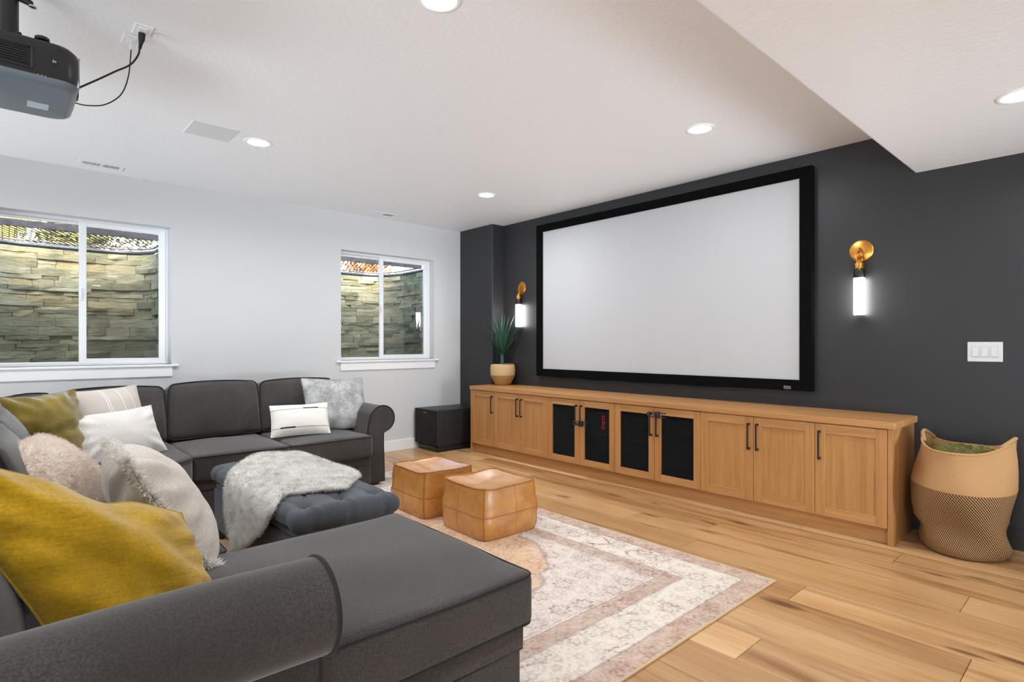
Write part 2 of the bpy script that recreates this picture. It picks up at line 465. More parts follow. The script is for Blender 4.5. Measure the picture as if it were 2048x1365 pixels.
def window(name, W, mx):
    x0, x1, z0, z1 = W
    r = thing(name, None, None, ((x0 + x1) / 2, YW + 0.1, z0), kind='structure')
    y = YW + 0.10
    frame_rect(MB(), x0, x1, z0, z1, 0.026, y, y + 0.075).build('window_frame', 'vinyl', r, bevel=0.003)
    # drywall liner returns around the opening
    fs = MB()   # fixed sash on the left
    frame_rect(fs, x0 + 0.026, mx + 0.02, z0 + 0.014, z1 - 0.030, 0.018, y + 0.035, y + 0.06)
    fix = fs.build('fixed_sash', 'vinyl', r, bevel=0.002)
    MB().box(x0 + 0.04, mx, y + 0.046, y + 0.050, z0 + 0.03, z1 - 0.045).build('window_pane', 'glass', fix)
    sl = frame_rect(MB(), mx - 0.032, x1 - 0.028, z0 + 0.012, z1 - 0.014, 0.052, y + 0.006, y + 0.032, 0.046).build('sliding_sash', 'vinyl', r, bevel=0.003)
    MB().box(mx + 0.018, x1 - 0.078, y + 0.018, y + 0.022, z0 + 0.05, z1 - 0.055).build('window_pane', 'glass', sl)
    MB().box(mx + 0.018, x1 - 0.078, y + 0.064, y + 0.0645, z0 + 0.02, z1 - 0.03).build('insect_screen', 'bugscreen', r)
    zc = (z0 + z1) / 2 - 0.02
    lt = MB().rbox(mx - 0.028, mx - 0.012, y - 0.008, y + 0.006, zc - 0.055, zc + 0.055, r=0.005, seg=1)
    lt.tube([(mx - 0.02, y - 0.008, zc - 0.03), (mx - 0.02, y - 0.022, zc), (mx - 0.02, y - 0.024, zc + 0.03)], 0.005, 6)
    lt.build('window_latch', 'vinyl', sl, smooth=True, angle=40)
    # sill board and apron
    MB().rbox(x0 - 0.055, x1 + 0.055, YW - 0.035, YW + 0.10, z0 - 0.022, z0, r=0.006, seg=1, arc=2).build('window_sill', 'trim', r)
    MB().box(x0 - 0.01, x1 + 0.005, YW - 0.016, YW, z0 - 0.112, z0 - 0.022).build('sill_apron', 'trim', r, bevel=0.003)
window('window_1', W1, 0.512); window('window_2', W2, 3.362)

# ------------------------------------------------------------------ window wells with ledge stones
n = NT('well_stone', 0.9, 0, 0.2)
rr = n.rnd(); vv = n.map(n.obj(), loc=n.comb(n.math('MULTIPLY', rr, 51.0), n.math('MULTIPLY', rr, 17.0), n.math('MULTIPLY', rr, 29.0)))
cc = n.ramp(n.noise(vv, 3.0, 5, 0.6), [(0.3, (118, 114, 92)), (0.5, (146, 143, 120)), (0.72, (168, 164, 142))])
tint = n.ramp(rr, [(0.0, (200, 196, 180)), (0.5, (235, 230, 214)), (0.85, (255, 250, 236)), (1.0, (250, 226, 190))])
n.col(n.mix(1.0, cc, tint, 'MULTIPLY')); n.bump(n.noise(n.map(n.obj(), scale=(1, 1, 3)), 14, 6, 0.6), 0.7, 0.02); MT['stone'] = n.m
MT['rim'] = plain('black_rim', (38, 44, 46), 0.35)
MT['rust'] = plain('rusty_steel', (84, 66, 60), 0.8, vary=0.2, vscale=20)
MT['mesh'] = plain('galvanised_mesh', (54, 51, 46), 0.7)
MT['gravel'] = plain('gravel', (120, 115, 105), 0.9, vary=0.3, vscale=60, bump=(70, 0.8, 0.01))

def well(name, xa, xb, label, seed):
    ya, yb, rad = YW + WT, 7.30, 0.38; zr = 2.235; z0 = 0.93
    r = thing(name, label, None, ((xa + xb) / 2, ya, z0), kind='structure')
    # plan path as arc-length function
    pts = []
    pts += [(xa, ya + (yb - rad - ya) * i / 10) for i in range(10)]
    pts += [(xa + rad - rad * math.cos(R(a)), yb - rad + rad * math.sin(R(a))) for a in range(0, 90, 10)]
    pts += [(xa + rad + (xb - xa - 2 * rad) * i / 10, yb) for i in range(10)]
    pts += [(xb - rad + rad * math.sin(R(a)), yb - rad + rad * math.cos(R(a))) for a in range(0, 90, 10)]
    pts += [(xb, yb - rad - (yb - rad - ya) * i / 10) for i in range(11)]
    P = [Vector((a, b, 0)) for a, b in pts]; L = [0.0]
    for i in range(1, len(P)): L.append(L[-1] + (P[i] - P[i - 1]).length)
    def at(s):
        s = max(0, min(L[-1] - 1e-6, s)); i = 0
        while L[i + 1] < s: i += 1
        t = (s - L[i]) / (L[i + 1] - L[i]); p = P[i].lerp(P[i + 1], t); d = (P[i + 1] - P[i]).normalized()
        return p, Vector((d.y, -d.x, 0))       # inward normal
    ns = 72; m = MB()
    for k, z in enumerate((z0 - 0.3, zr)):
        for i in range(ns + 1):
            p, nrm = at(L[-1] * i / ns); q = p - nrm * 0.015; m.v.append((q.x, q.y, z))
        for i in range(ns + 1):
            p, nrm = at(L[-1] * i / ns); q = p - nrm * 0.05; m.v.append((q.x, q.y, z))
    q = ns + 1
    for i in range(ns):
        m.f.append((i, i + 1, 2 * q + i + 1, 2 * q + i)); m.f.append((q + i + 1, q + i, 3 * q + i, 3 * q + i + 1))
        m.f.append((2 * q + i, 2 * q + i + 1, 3 * q + i + 1, 3 * q + i))
    m.build('liner', 'stone', r, smooth=True, angle=40)
    rg = random.Random(seed); z = z0
    while z < zr - 0.02:
        hgt = rg.choice((0.042, 0.055, 0.07, 0.09)); hgt = min(hgt, zr - 0.012 - z)
        s = -rg.uniform(0, 0.3)
        while s < L[-1]:
            ln = rg.uniform(0.13, 0.5); a, b = max(0, s), min(L[-1], s + ln); s += ln
            if b - a < 0.04: continue
            sub = [(z, z + hgt)] if (hgt < 0.065 or rg.random() < 0.62) else [(z, z + hgt * 0.48), (z + hgt * 0.5, z + hgt)]
            for (za, zb) in sub:
                dep = rg.uniform(0.004, 0.040); k = max(2, int((b - a) / 0.05)); st = MB(); sd = rg.uniform(0, 50)
                for i in range(k + 1):
                    e = 0.0 if 0 < i < k else 0.3
                    ss = a + 0.0015 + (b - a - 0.003) * i / k; p, nr = at(ss)
                    d1 = dep * (1 - e) + 0.010 * noise.noise(Vector((ss * 9, za * 30, sd))); d2 = dep * (1 - e) + 0.010 * noise.noise(Vector((ss * 9, zb * 30, sd + 7)))
                    w1 = 0.005 * noise.noise(Vector((ss * 14, sd, 3))); w2 = 0.005 * noise.noise(Vector((ss * 14, sd, 9)))
                    f1, f2 = p + nr * max(0.002, d1 - 0.004), p + nr * max(0.002, d2); bk = p - nr * 0.018
                    st.v += [(bk.x, bk.y, za), (f1.x, f1.y, za + 0.001 + w1), (f2.x, f2.y, zb - 0.001 + w2), (bk.x, bk.y, zb)]
                for i in range(k):
                    A, B = i * 4, i * 4 + 4
                    st.f += [(A, A + 1, B + 1, B), (A + 1, A + 2, B + 2, B + 1), (A + 2, A + 3, B + 3, B + 2)]
                st.f += [(3, 2, 1, 0), (k * 4, k * 4 + 1, k * 4 + 2, k * 4 + 3)]
                st.build('ledge_stone', 'stone', r, center=True)
        z += hgt
    rim = [at(L[-1] * i / 60) for i in range(61)]
    MB().tube([(p.x + nr.x * 0.012, p.y + nr.y * 0.012, zr + 0.012) for p, nr in rim], 0.021, 8).build('rim_pipe', 'rim', r, smooth=True)
    MB().box(xa - 0.05, xb + 0.05, ya, yb + 0.05, z0 - 0.12, z0 - 0.06).build('gravel_bed', 'gravel', r)
    # expanded metal grate
    zg = 2.285; g = thing('well_grate', label.replace('stone lined window well', 'steel grate over the stone lined well'), 'grate', ((xa + xb) / 2, ya + 0.1, zg))
    yn = 6.37
    MB().box(xa + 0.0, xb + 0.0, yn, yn + 0.035, zg - 0.012, zg + 0.045).build('near_bar', 'rust', g)
    MB().tube([(p.x + nr.x * 0.02, p.y + nr.y * 0.02, zg) for p, nr in rim if p.y > yn], 0.012, 6).build('frame_bar', 'rust', g)
    mm_ = MB(); cx, cy, wd = 0.050, 0.130, 0.0070
    def inside(x, y):
        if y < yn or y > yb - 0.02 or x < xa + 0.02 or x > xb - 0.02: return False
        for sx in (xa + rad, xb - rad):
            if (x < sx if sx < (xa + xb) / 2 else x > sx) and y > yb - rad:
                if math.hypot(x - sx, y - (yb - rad)) > rad - 0.02: return False
        return True
    ny = int((yb - yn) / (cy / 2)); nx = int((xb - xa) / (cx / 2))
    for j in range(ny):
        for i in range(nx):
            if (i + j) % 2: continue
            x, y = xa + i * cx / 2, yn + j * cy / 2
            for sx in (-1, 1):
                x2, y2 = x + sx * cx / 2, y + cy / 2
                if inside(x, y) and inside(x2, y2):
                    mm_.add([(x - wd, y, zg), (x + wd, y, zg + 0.002), (x2 + wd, y2, zg + 0.002), (x2 - wd, y2, zg)], [(0, 1, 2, 3)])
    mm_.build('expanded_mesh', 'mesh', g, kind='stuff')
    return r
well('window_well', -0.22, 1.21, 'stone lined window well outside the left window above the sofa', 3)
well('window_well', 2.70, 4.14, 'stone lined window well outside the right window beside the dark wall', 8)

# yard outside, grass by the wells, leaves caught on the grates
MT['soil'] = plain('yard_soil', (112, 108, 78), 0.95, vary=0.3, vscale=8)
m = MB()
for (a, b, c, d) in ((-6, -0.30, 6.18, 7.4), (1.29, 2.62, 6.18, 7.4), (4.22, 9, 6.18, 7.4), (-6, 9, 7.4, 14)): m.box(a, b, c, d, 1.9, 2.2)
struct(m, 'ground', 'soil')
MT['leaf_o'] = plain('autumn_leaf', (196, 112, 40), 0.7, vary=0.25, vscale=30)
MT['leaf_r'] = plain('autumn_leaf_rust', (150, 76, 44), 0.7, vary=0.25, vscale=30)
MT['grass'] = plain('dry_grass', (104, 98, 42), 0.8, vary=0.3, vscale=9)
def leaf_obj(p, size, mat, rot, label, group):
    o = thing('fallen_leaf', label, 'leaf', p, rot, group)
    m = MB(); q = []
    for i in range(7):
        t = i / 6.0; wdt = 0.36 * math.sin(math.pi * t) ** 0.8 * (1 - 0.3 * t)
        q.append((t, wdt))
    vs = []; fs = []
    for t, wdt in q:
        for sgn in (-1, 0, 1): vs.append(((t - 0.5) * size, sgn * wdt * size, 0.15 * size * abs(sgn) * wdt + 0.1 * size * t * t))
    for i in range(6):
        for k in range(2): fs.append((i * 3 + k, i * 3 + k + 1, i * 3 + k + 4, i * 3 + k + 3))
    m.add(vs, fs); m.build('blade', mat, o, local=True, smooth=True)
    MB().tube([(-0.5 * size, 0, 0), (-0.78 * size, 0, 0.03 * size)], 0.012 * size + 0.0006, 5).build('stalk', mat, o, local=True)
for (x, y, sz, mt, a, lb) in ((0.16, 6.75, 0.075, 'leaf_r', 1.0, 'rust red fallen leaf lying alone in the middle of the left grate'),
                              (0.36, 7.19, 0.085, 'leaf_o', 1.3, 'bright orange fallen leaf at the rim pipe of the left grate')):
    leaf_obj((x, y, 2.262), sz, mt, a, lb, None)
rl = random.Random(21)
for i in range(9):
    leaf_obj((rl.uniform(0.62, 1.1), rl.uniform(6.95, 7.18), 2.30 + 0.002 * i), rl.uniform(0.05, 0.08), rl.choice(('leaf_o', 'leaf_r')), rl.uniform(0, 6), 'small dry leaf in the drift along the far side of the left grate', 'leaf drift on the left grate')
def tuft(p, hgt, nbl, spread, mat, label, cat, group, seed):
    o = thing('grass_tuft', label, cat, p, 0, group); rg = random.Random(seed); m = MB()
    for i in range(nbl):
        a = rg.uniform(0, 6.28); r0 = rg.uniform(0, spread); x, y = r0 * math.cos(a), r0 * math.sin(a); h = hgt * rg.uniform(0.6, 1.0); l = rg.uniform(0, 0.35) * h
        tx, ty = -math.sin(a) * 0.004, math.cos(a) * 0.004; dx, dy = math.cos(a) * l, math.sin(a) * l
        m.add([(x - tx, y - ty, 0), (x + tx, y + ty, 0), (x + dx * 0.4 + tx, y + dy * 0.4 + ty, h * 0.6), (x + dx * 0.4 - tx, y + dy * 0.4 - ty, h * 0.6), (x + dx, y + dy, h)], [(0, 1, 2, 3), (3, 2, 4)])
    m.build('blades', mat, o, local=True, kind='stuff'); return o
tuft((0.02, 7.75, 2.2), 0.75, 260, 0.22, 'grass', 'dry yellow green grass tuft standing behind the left window well', 'grass', None, 4)
tuft((-0.75, 8.5, 2.2), 0.9, 260, 0.25, 'grass', 'taller dry grass tuft at the edge of the left window view', 'grass', None, 5)
# shrubs beyond the wells
MT['leaf_g'] = plain('shrub_leaf', (66, 68, 30), 0.7, vary=0.35, vscale=9)
MT['leaf_s'] = plain('shrub_leaf_orange', (128, 70, 26), 0.7, vary=0.3, vscale=9)
def shrub(loc, wx, wy, hgt, nb, mat, label, seed):
    sh = thing('shrub', label, 'shrub', loc); rg = random.Random(seed); tw = MB(); V = []
    for i in range(nb):
        a = rg.uniform(0, 6.28); tip = Vector((math.cos(a) * rg.uniform(0.1, wx), math.sin(a) * rg.uniform(0.1, wy), rg.uniform(0.4, 1.0) * hgt))
        tw.tube([(0, 0, 0), tuple(tip * 0.5 + Vector((0, 0, 0.1))), tuple(tip)], [0.014, 0.008, 0.003], 5)
        for j in range(70):
            p = tip * rg.uniform(0.3, 1.05) + Vector((rg.gauss(0, 0.09), rg.gauss(0, 0.09), rg.gauss(0, 0.09)))
            p.z = max(p.z, 0.05)
            d = Vector((rg.gauss(0, 1), rg.gauss(0, 1), rg.gauss(0, 1))).normalized() * 0.045; e = d.orthogonal() * 0.5
            V += [p - d, p + e, p + d, p - d, p + d, p - e]
    tw.build('twigs', 'rust', sh, local=True)
    tri_object('leaves', np.array([tuple(q) for q in V]), mat, sh)
shrub((4.75, 9.3, 2.2), 0.9, 0.7, 1.5, 26, 'leaf_s', 'orange leaved autumn shrub beyond the right window well', 9)
shrub((0.75, 9.5, 2.2), 1.1, 0.6, 1.6, 44, 'leaf_g', 'dark olive leaved shrub beyond the left window well', 12)

# ------------------------------------------------------------------ ceiling fittings
MT['can'] = emit('lamp_lens', (255, 252, 246), 14.0)
def can_light(x, y, z, label):
    o = thing('recessed_light', label, 'light', (x, y, z), 0, 'recessed ceiling lights')
    MB().lathe([(0.070, 0.0), (0.072, -0.004), (0.090, -0.006), (0.098, -0.002), (0.099, 0.0)], 40, (x, y, z), cap0=False, cap1=False).build('trim_ring', 'trim', o, smooth=True)
    MB().lathe([(0.0005, -0.002), (0.070, -0.002)], 40, (x, y, z), cap1=False).build('lens', 'can', o)
    l = bpy.data.lights.new('recessed_light_glow', 'AREA'); l.shape = 'DISK'; l.size = 0.136; l.energy = CAN_SOFFIT if z < CH - 0.1 else (CAN_FAR if y > 3 else CAN_POWER); l.color = (0.93, 0.97, 1.0)
    l.spread = R(165)
    lo = bpy.data.objects.new('lamp', l); COL.objects.link(lo); lo.location = (0, 0, -0.0045); lo.parent = o
for (x, y, z, lb) in ((1.385, 2.0, CH, 'recessed ceiling light cut by the top edge of the picture'),
                      (1.385, 4.3, CH, 'recessed ceiling light right of the flush square ceiling speaker'),
                      (3.546, 4.3, CH, 'recessed ceiling light nearest the corner with the dark column'),
                      (3.546, 2.0, CH, 'recessed ceiling light in front of the projection screen'),
                      (3.556, 0.357, SH, 'recessed light in the dropped soffit at the right edge'),
                      (1.385, 0.357, SH, 'recessed soffit light over the camera position'),
                      (-0.78, 2.0, CH, 'recessed ceiling light over the left run, towards the viewer'),
                      (-0.78, 4.3, CH, 'recessed ceiling light over the back left corner of the sofa'),
                      (-0.78, 0.357, SH, 'recessed soffit light left of the camera position'),
                      (3.556, -1.7, SH, 'recessed soffit light behind the camera beside the dark wall'),
                      (1.385, -1.7, SH, 'recessed soffit light behind the camera in mid room'),
                      (-0.78, -1.7, SH, 'recessed soffit light behind the camera on the left')):
    can_light(x, y, z, lb)

MT['slot'] = plain('vent_slot', (58, 58, 58), 0.8)
def vent(x0, x1, y0, y1, label):
    o = thing('ceiling_vent', label, 'vent', ((x0 + x1) / 2, (y0 + y1) / 2, CH), 0, 'ceiling vents')
    z = CH
    frame_rect_xy = MB()
    a = 0.026
    frame_rect_xy.box(x0, x1, y0, y0 + a, z - 0.006, z).box(x0, x1, y1 - a, y1, z - 0.006, z).box(x0, x0 + a, y0 + a, y1 - a, z - 0.006, z).box(x1 - a, x1, y0 + a, y1 - a, z - 0.006, z)
    xm = (x0 + x1) / 2; frame_rect_xy.box(xm - 0.008, xm + 0.008, y0 + a, y1 - a, z - 0.006, z)
    frame_rect_xy.build('vent_frame', 'trim', o, bevel=0.002)
    MB().box(x0 + a, x1 - a, y0 + a, y1 - a, z - 0.0006, z).build('vent_backing', 'slot', o)
    lv = MB()
    for h_, (u0, u1) in enumerate(((x0 + a, xm - 0.008), (xm + 0.008, x1 - a))):
        k = 10; sg = 1 if h_ == 0 else -1
        for i in range(k):
            xc = u0 + (u1 - u0) * (i + 0.5) / k; d = 0.0008 if h_ == 0 else -0.0038
            lv.add([(xc - 0.002 + d, y0 + a, z - 0.006), (xc + 0.002 + d, y0 + a, z - 0.006), (xc + 0.002 - d, y0 + a, z - 0.0008), (xc - 0.002 - d, y0 + a, z - 0.0008),
                    (xc - 0.002 + d, y1 - a, z - 0.006), (xc + 0.002 + d, y1 - a, z - 0.006), (xc + 0.002 - d, y1 - a, z - 0.0008), (xc - 0.002 - d, y1 - a, z - 0.0008)],
                   [(0, 1, 5, 4), (1, 2, 6, 5), (2, 3, 7, 6), (3, 0, 4, 7), (0, 3, 2, 1), (4, 5, 6, 7)])
    lv.build('louvers', 'trim', o)
vent(0.45, 0.755, 5.63, 5.775, 'white slotted ceiling vent above the left window')
vent(3.03, 3.34, 5.63, 5.775, 'white slotted ceiling vent above the right window')
o = thing('ceiling_speaker', 'flush square white ceiling speaker grille beside a recessed light', 'speaker', (1.072, 4.29, CH))
MT['grille'] = plain('speaker_grille', (212, 212, 212), 0.8, bump=(600, 0.3, 0.001))
MB().box(0.93, 1.214, 4.153, 4.432, CH - 0.005, CH).build('grille', 'grille', o, bevel=0.002)
frame_rect(MB(), 0, 1, 0, 1, 0.1, 0, 1)
m = MB().box(0.926, 1.218, 4.149, 4.153, CH - 0.003, CH).box(0.926, 1.218, 4.432, 4.436, CH - 0.003, CH).box(0.926, 0.93, 4.149, 4.436, CH - 0.003, CH).box(1.214, 1.218, 4.149, 4.436, CH - 0.003, CH)
m.build('edge_frame', 'trim', o)

# ================================================================== DARK WALL
# projection screen
scr = thing('projection_screen', 'wide fixed projection screen with black velvet frame on the dark wall', 'projection screen', (XD, 3.14, 0.904))
y0, y1, z0, z1, fw_ = 1.650, 4.635, 0.904, 2.633, 0.093; xf, xb = 4.565, 4.628
def bar(outer, inner):
    """one mitred frame bar: outer and inner edge as ((y,z),(y,z))"""
    (a, b), (c, d) = outer, inner
    return MB().add([(xb, *a), (xb, *b), (xb, *d), (xb, *c), (xf, *a), (xf, *b), (xf + 0.004, *d), (xf + 0.004, *c)],
                    [(0, 1, 2, 3), (7, 6, 5, 4), (0, 4, 5, 1), (1, 5, 6, 2), (2, 6, 7, 3), (3, 7, 4, 0)])
iy0, iy1, iz0, iz1 = y0 + fw_, y1 - fw_, z0 + 0.084, z1 - 0.081
bar(((y0, z1), (y1, z1)), ((iy0, iz1), (iy1, iz1))).build('frame_bar', 'velvet', scr, bevel=0.004)
bar(((y0, z0), (y0, z1)), ((iy0, iz0), (iy0, iz1))).build('frame_bar', 'velvet', scr, bevel=0.004)
bar(((y1, z0), (y1, z1)), ((iy1, iz0), (iy1, iz1))).build('frame_bar', 'velvet', scr, bevel=0.004)
# bottom bar: its velvet wrap sags a little along the lower edge
m = MB(); K = 80
for i in range(K + 1):
    t = i / K; yo = y0 + (y1 - y0) * t; yi = iy0 + (iy1 - iy0) * t
    sag = 0.0
    for c, wd, a in ((4.23, 0.10, 0.010), (3.75, 0.20, 0.013), (3.2, 0.25, 0.008), (2.6, 0.3, 0.008)): sag += a * math.exp(-((yo - c) / wd) ** 2)
    m.v += [(xb, yo, z0 - sag), (xb, yi, iz0), (xf, yo, z0 - sag), (xf + 0.004, yi, iz0)]
for i in range(K):
    a, b = i * 4, i * 4 + 4
    m.f += [(a + 2, a + 3, b + 3, b + 2), (a, a + 2, b + 2, b), (a + 1, b + 1, b + 3, a + 3), (a, b, b + 1, a + 1)]
m.f += [(0, 1, 3, 2), (K * 4, K * 4 + 2, K * 4 + 3, K * 4 + 1)]
m.build('frame_bar', 'velvet', scr)
MB().box(4.584, 4.592, iy0 - 0.01, iy1 + 0.01, iz0 - 0.01, iz1 + 0.01).build('screen_surface', 'screen', scr)
lg = MB().box(4.5625, 4.566, 1.802, 1.856, 0.915, 0.940).build('maker_plate', 'chrome', scr)
m = MB()
m.box(4.5615, 4.563, 1.806, 1.852, 0.918, 0.937)
fld = m.build('plate_field', plain('plate_dark', (60, 60, 60), 0.5), lg)
m = MB()
yy = 1.848
for i, hh in enumerate((0.010, 0.007, 0.010, 0.007, 0.007, 0.010, 0.007)):
    m.box(4.5608, 4.5616, yy - 0.0036, yy, 0.923, 0.923 + hh); yy -= 0.006
m.build('plate_lettering', 'chrome', lg)

# ------------------------------------------------------------------ built-in cabinets
MT['wire'] = plain('black_wire', (9, 9, 11), 0.6, spec=0.25)
XC = 4.125; XFr = 4.105   # carcass front edge / door face
dy = [5.258, 4.838, 4.418, 3.998, 3.578, 3.158, 2.736, 2.312, 1.888, 1.464, 1.040]
ZB, ZT = 0.108, 0.732
def handle(yc, parent, zc=0.585, ln=0.195):
    x = XFr
    m = MB(); m.box(x - 0.034, x - 0.024, yc - 0.005, yc + 0.005, zc - ln / 2, zc + ln / 2)
    for s in (-1, 1):
        zz = zc + s * (ln / 2 - 0.007); m.box(x - 0.026, x, yc - 0.007, yc + 0.007, zz - 0.008, zz + 0.008)
    return m.build('handle', 'black', parent, bevel=0.0015, label='slim black bar handle')
def door(ya, yb, hs, root, mesh=False):
    """ya<yb; hs: -1 handle at the low-y side, +1 at the high-y side"""
    g = 0.0015; a, b = ya + g, yb - g; st = 0.062 if not mesh else 0.060
    m = MB()
    for (p, q) in ((a, a + st), (b - st, b)): m.box(XFr, XC - 0.001, p, q, ZB, ZT - 0.004)
    d = m.build('door', 'oak_v', root, bevel=0.0012)
    MB().box(XFr, XC - 0.001, a + st, b - st, ZT - 0.004 - st, ZT - 0.004).build('top_rail', 'oak_h', d, bevel=0.0012, center=True)
    MB().box(XFr, XC - 0.001, a + st, b - st, ZB, ZB + st).build('bottom_rail', 'oak_h', d, bevel=0.0012, center=True)
    if not mesh:
        MB().box(XFr + 0.011, XC - 0.003, a + st, b - st, ZB + st, ZT - 0.004 - st).build('panel', 'oak_v', d, center=True)
    else:
        # woven black wire mesh: two families of diagonal wires
        y_0, y_1, z_0, z_1 = a + st, b - st, ZB + st, ZT - 0.004 - st; W_, H_ = y_1 - y_0, z_1 - z_0; mw = MB(); p = 0.017; hw = 0.0023
        for fam in (0, 1):
            k = -H_
            while k < W_:
                q0, q1 = max(0, k), min(W_, k + H_)
                if q1 - q0 > 0.004:
                    x = XFr + 0.010 + fam * 0.002
                    ws, we = (q0, q0 - k), (q1, q1 - k)
                    if fam: ws, we = (W_ - ws[0], ws[1]), (W_ - we[0], we[1])
                    mw.tube([(x, y_0 + ws[0], z_0 + ws[1]), (x, y_0 + we[0], z_0 + we[1])], hw, 4, cap=False)
                k += p
        mw.build('wire_mesh', 'wire', d)
    handle(a + 0.030 if hs < 0 else b - 0.030, d)
    return d
def cabinet(i0, i1, label, hs, mesh=False):
    ya, yb = dy[i1], dy[i0]
    r = thing('cabinet', label, 'cabinet', (XC, (ya + yb) / 2, 0), 0, 'built-in cabinets')
    t = 0.018; m = MB(); e = 0.0005
    m.box(XC, XD - 0.002, ya + e, ya + t, ZB, ZT).box(XC, XD - 0.002, yb - t, yb - e, ZB, ZT).box(XC, XD - 0.002, ya + t, yb - t, ZB, ZB + t)
    m.box(XC, XD - 0.002, ya + t, yb - t, ZT - t, ZT).box(XD - 0.012, XD - 0.002, ya + t, yb - t, ZB + t, ZT - t)
    m.build('carcass', 'int' if mesh else 'oak_h', r)
    if mesh:
        MB().box(XC + 0.02, XD - 0.02, ya + t, yb - t, 0.40, 0.416).build('shelf', 'int', r)
    n_ = i1 - i0
    for k in range(n_):
        door(dy[i0 + k + 1], dy[i0 + k], hs[k], r, mesh)
    return r
cabinet(0, 1, 'single door oak cabinet at the subwoofer end of the built-in', (-1,))
cabinet(1, 3, 'two door oak cabinet between the single end cabinet and the mesh doors', (-1, 1))
cabinet(3, 5, 'oak cabinet with black mesh doors, lock low on its handles', (-1, 1), True)
cabinet(5, 7, 'oak cabinet with black mesh doors, lock high on its handles', (-1, 1), True)
cabinet(7, 9, 'two door oak cabinet right of the mesh doors', (-1, 1))
cabinet(9, 10, 'single door oak cabinet at the basket end of the built-in', (1,))
tag(MB().rbox(4.092, XD - 0.001, 0.995, 5.277, 0.7345, 0.778, r=0.003, seg=1, arc=1).build('worktop', 'oak_h', center=True), 'long oak worktop running over all the built-in cabinets', 'worktop')
tag(MB().box(4.108, XD - 0.002, 1.014, 1.0385, 0, 0.734).build('end_panel', 'oak_v', bevel=0.0015, center=True), 'oak end panel of the built-in beside the woven basket', 'panel')
tag(MB().box(4.108, 4.44, 5.2595, 5.277, 0, 0.734).build('end_panel', 'oak_v', bevel=0.0015, center=True), 'oak end panel of the built-in beside the black subwoofer', 'panel')
tag(MB().box(4.155, 4.175, 1.0395, 5.2585, 0, 0.1075).build('toe_kick', 'oak_h', center=True), 'recessed oak toe kick board under the cabinet doors', 'toe kick')
# player with a red display behind the mesh
av = thing('media_player', 'black media player with red display behind a mesh door', 'media player', (4.36, 3.37, 0.416))
MB().rbox(4.20, 4.52, 3.19, 3.52, 0.418, 0.60, r=0.006, seg=1).build('case', 'plastic', av)
m = MB(); MT['redled'] = emit('red_led', (255, 40, 40), 0.4)
for k, zz in enumerate((0.465, 0.510, 0.555)):
    yy = 3.345
    for q, (a, b, c, d) in enumerate(((0, 0.034, 0, 0.006), (0, 0.034, 0.015, 0.021), (0, 0.034, 0.030, 0.036), (0, 0.007, 0, 0.036), (0.027, 0.034, 0, 0.036))):
        if (k + q) % 5 == 3: continue
        m.box(4.1985, 4.1995, yy + a, yy + b, zz + c, zz + d)
m.build('red_display', 'redled', av)
# sliding cabinet locks across the handle pairs
def lock(yc, z, label, flip):
    r = thing('cabinet_lock', label, 'lock', (XFr - 0.03, yc, z), 0, 'sliding cabinet locks')
    x = XFr - 0.030
    m = MB(); L0, L1 = yc + 0.055, yc - 0.125
    m.tube([(x, L1, z + 0.017), (x, L0 - 0.017, z + 0.017), (x, L0 - 0.005, z + 0.012), (x, L0, z), (x, L0 - 0.005, z - 0.012), (x, L0 - 0.017, z - 0.017), (x, L1, z - 0.017)], 0.0055, 6)
    m.build('u_bar', 'plastic', r, smooth=True, angle=50)
    MB().rbox(x - 0.016, x + 0.014, yc - 0.065, yc - 0.022, z - 0.027, z + 0.027, r=0.007, seg=2).build('slider', 'plastic', r, smooth=True, angle=50)
    MB().rbox(x - 0.020, x - 0.014, yc - 0.054, yc - 0.034, z - 0.013, z + 0.013, r=0.003, seg=1).build('button', 'black', r)
lock(3.578, 0.512, 'black sliding lock low across the handles of the left mesh doors', 0)
lock(2.736, 0.672, 'black sliding lock high across the handles of the right mesh doors', 1)

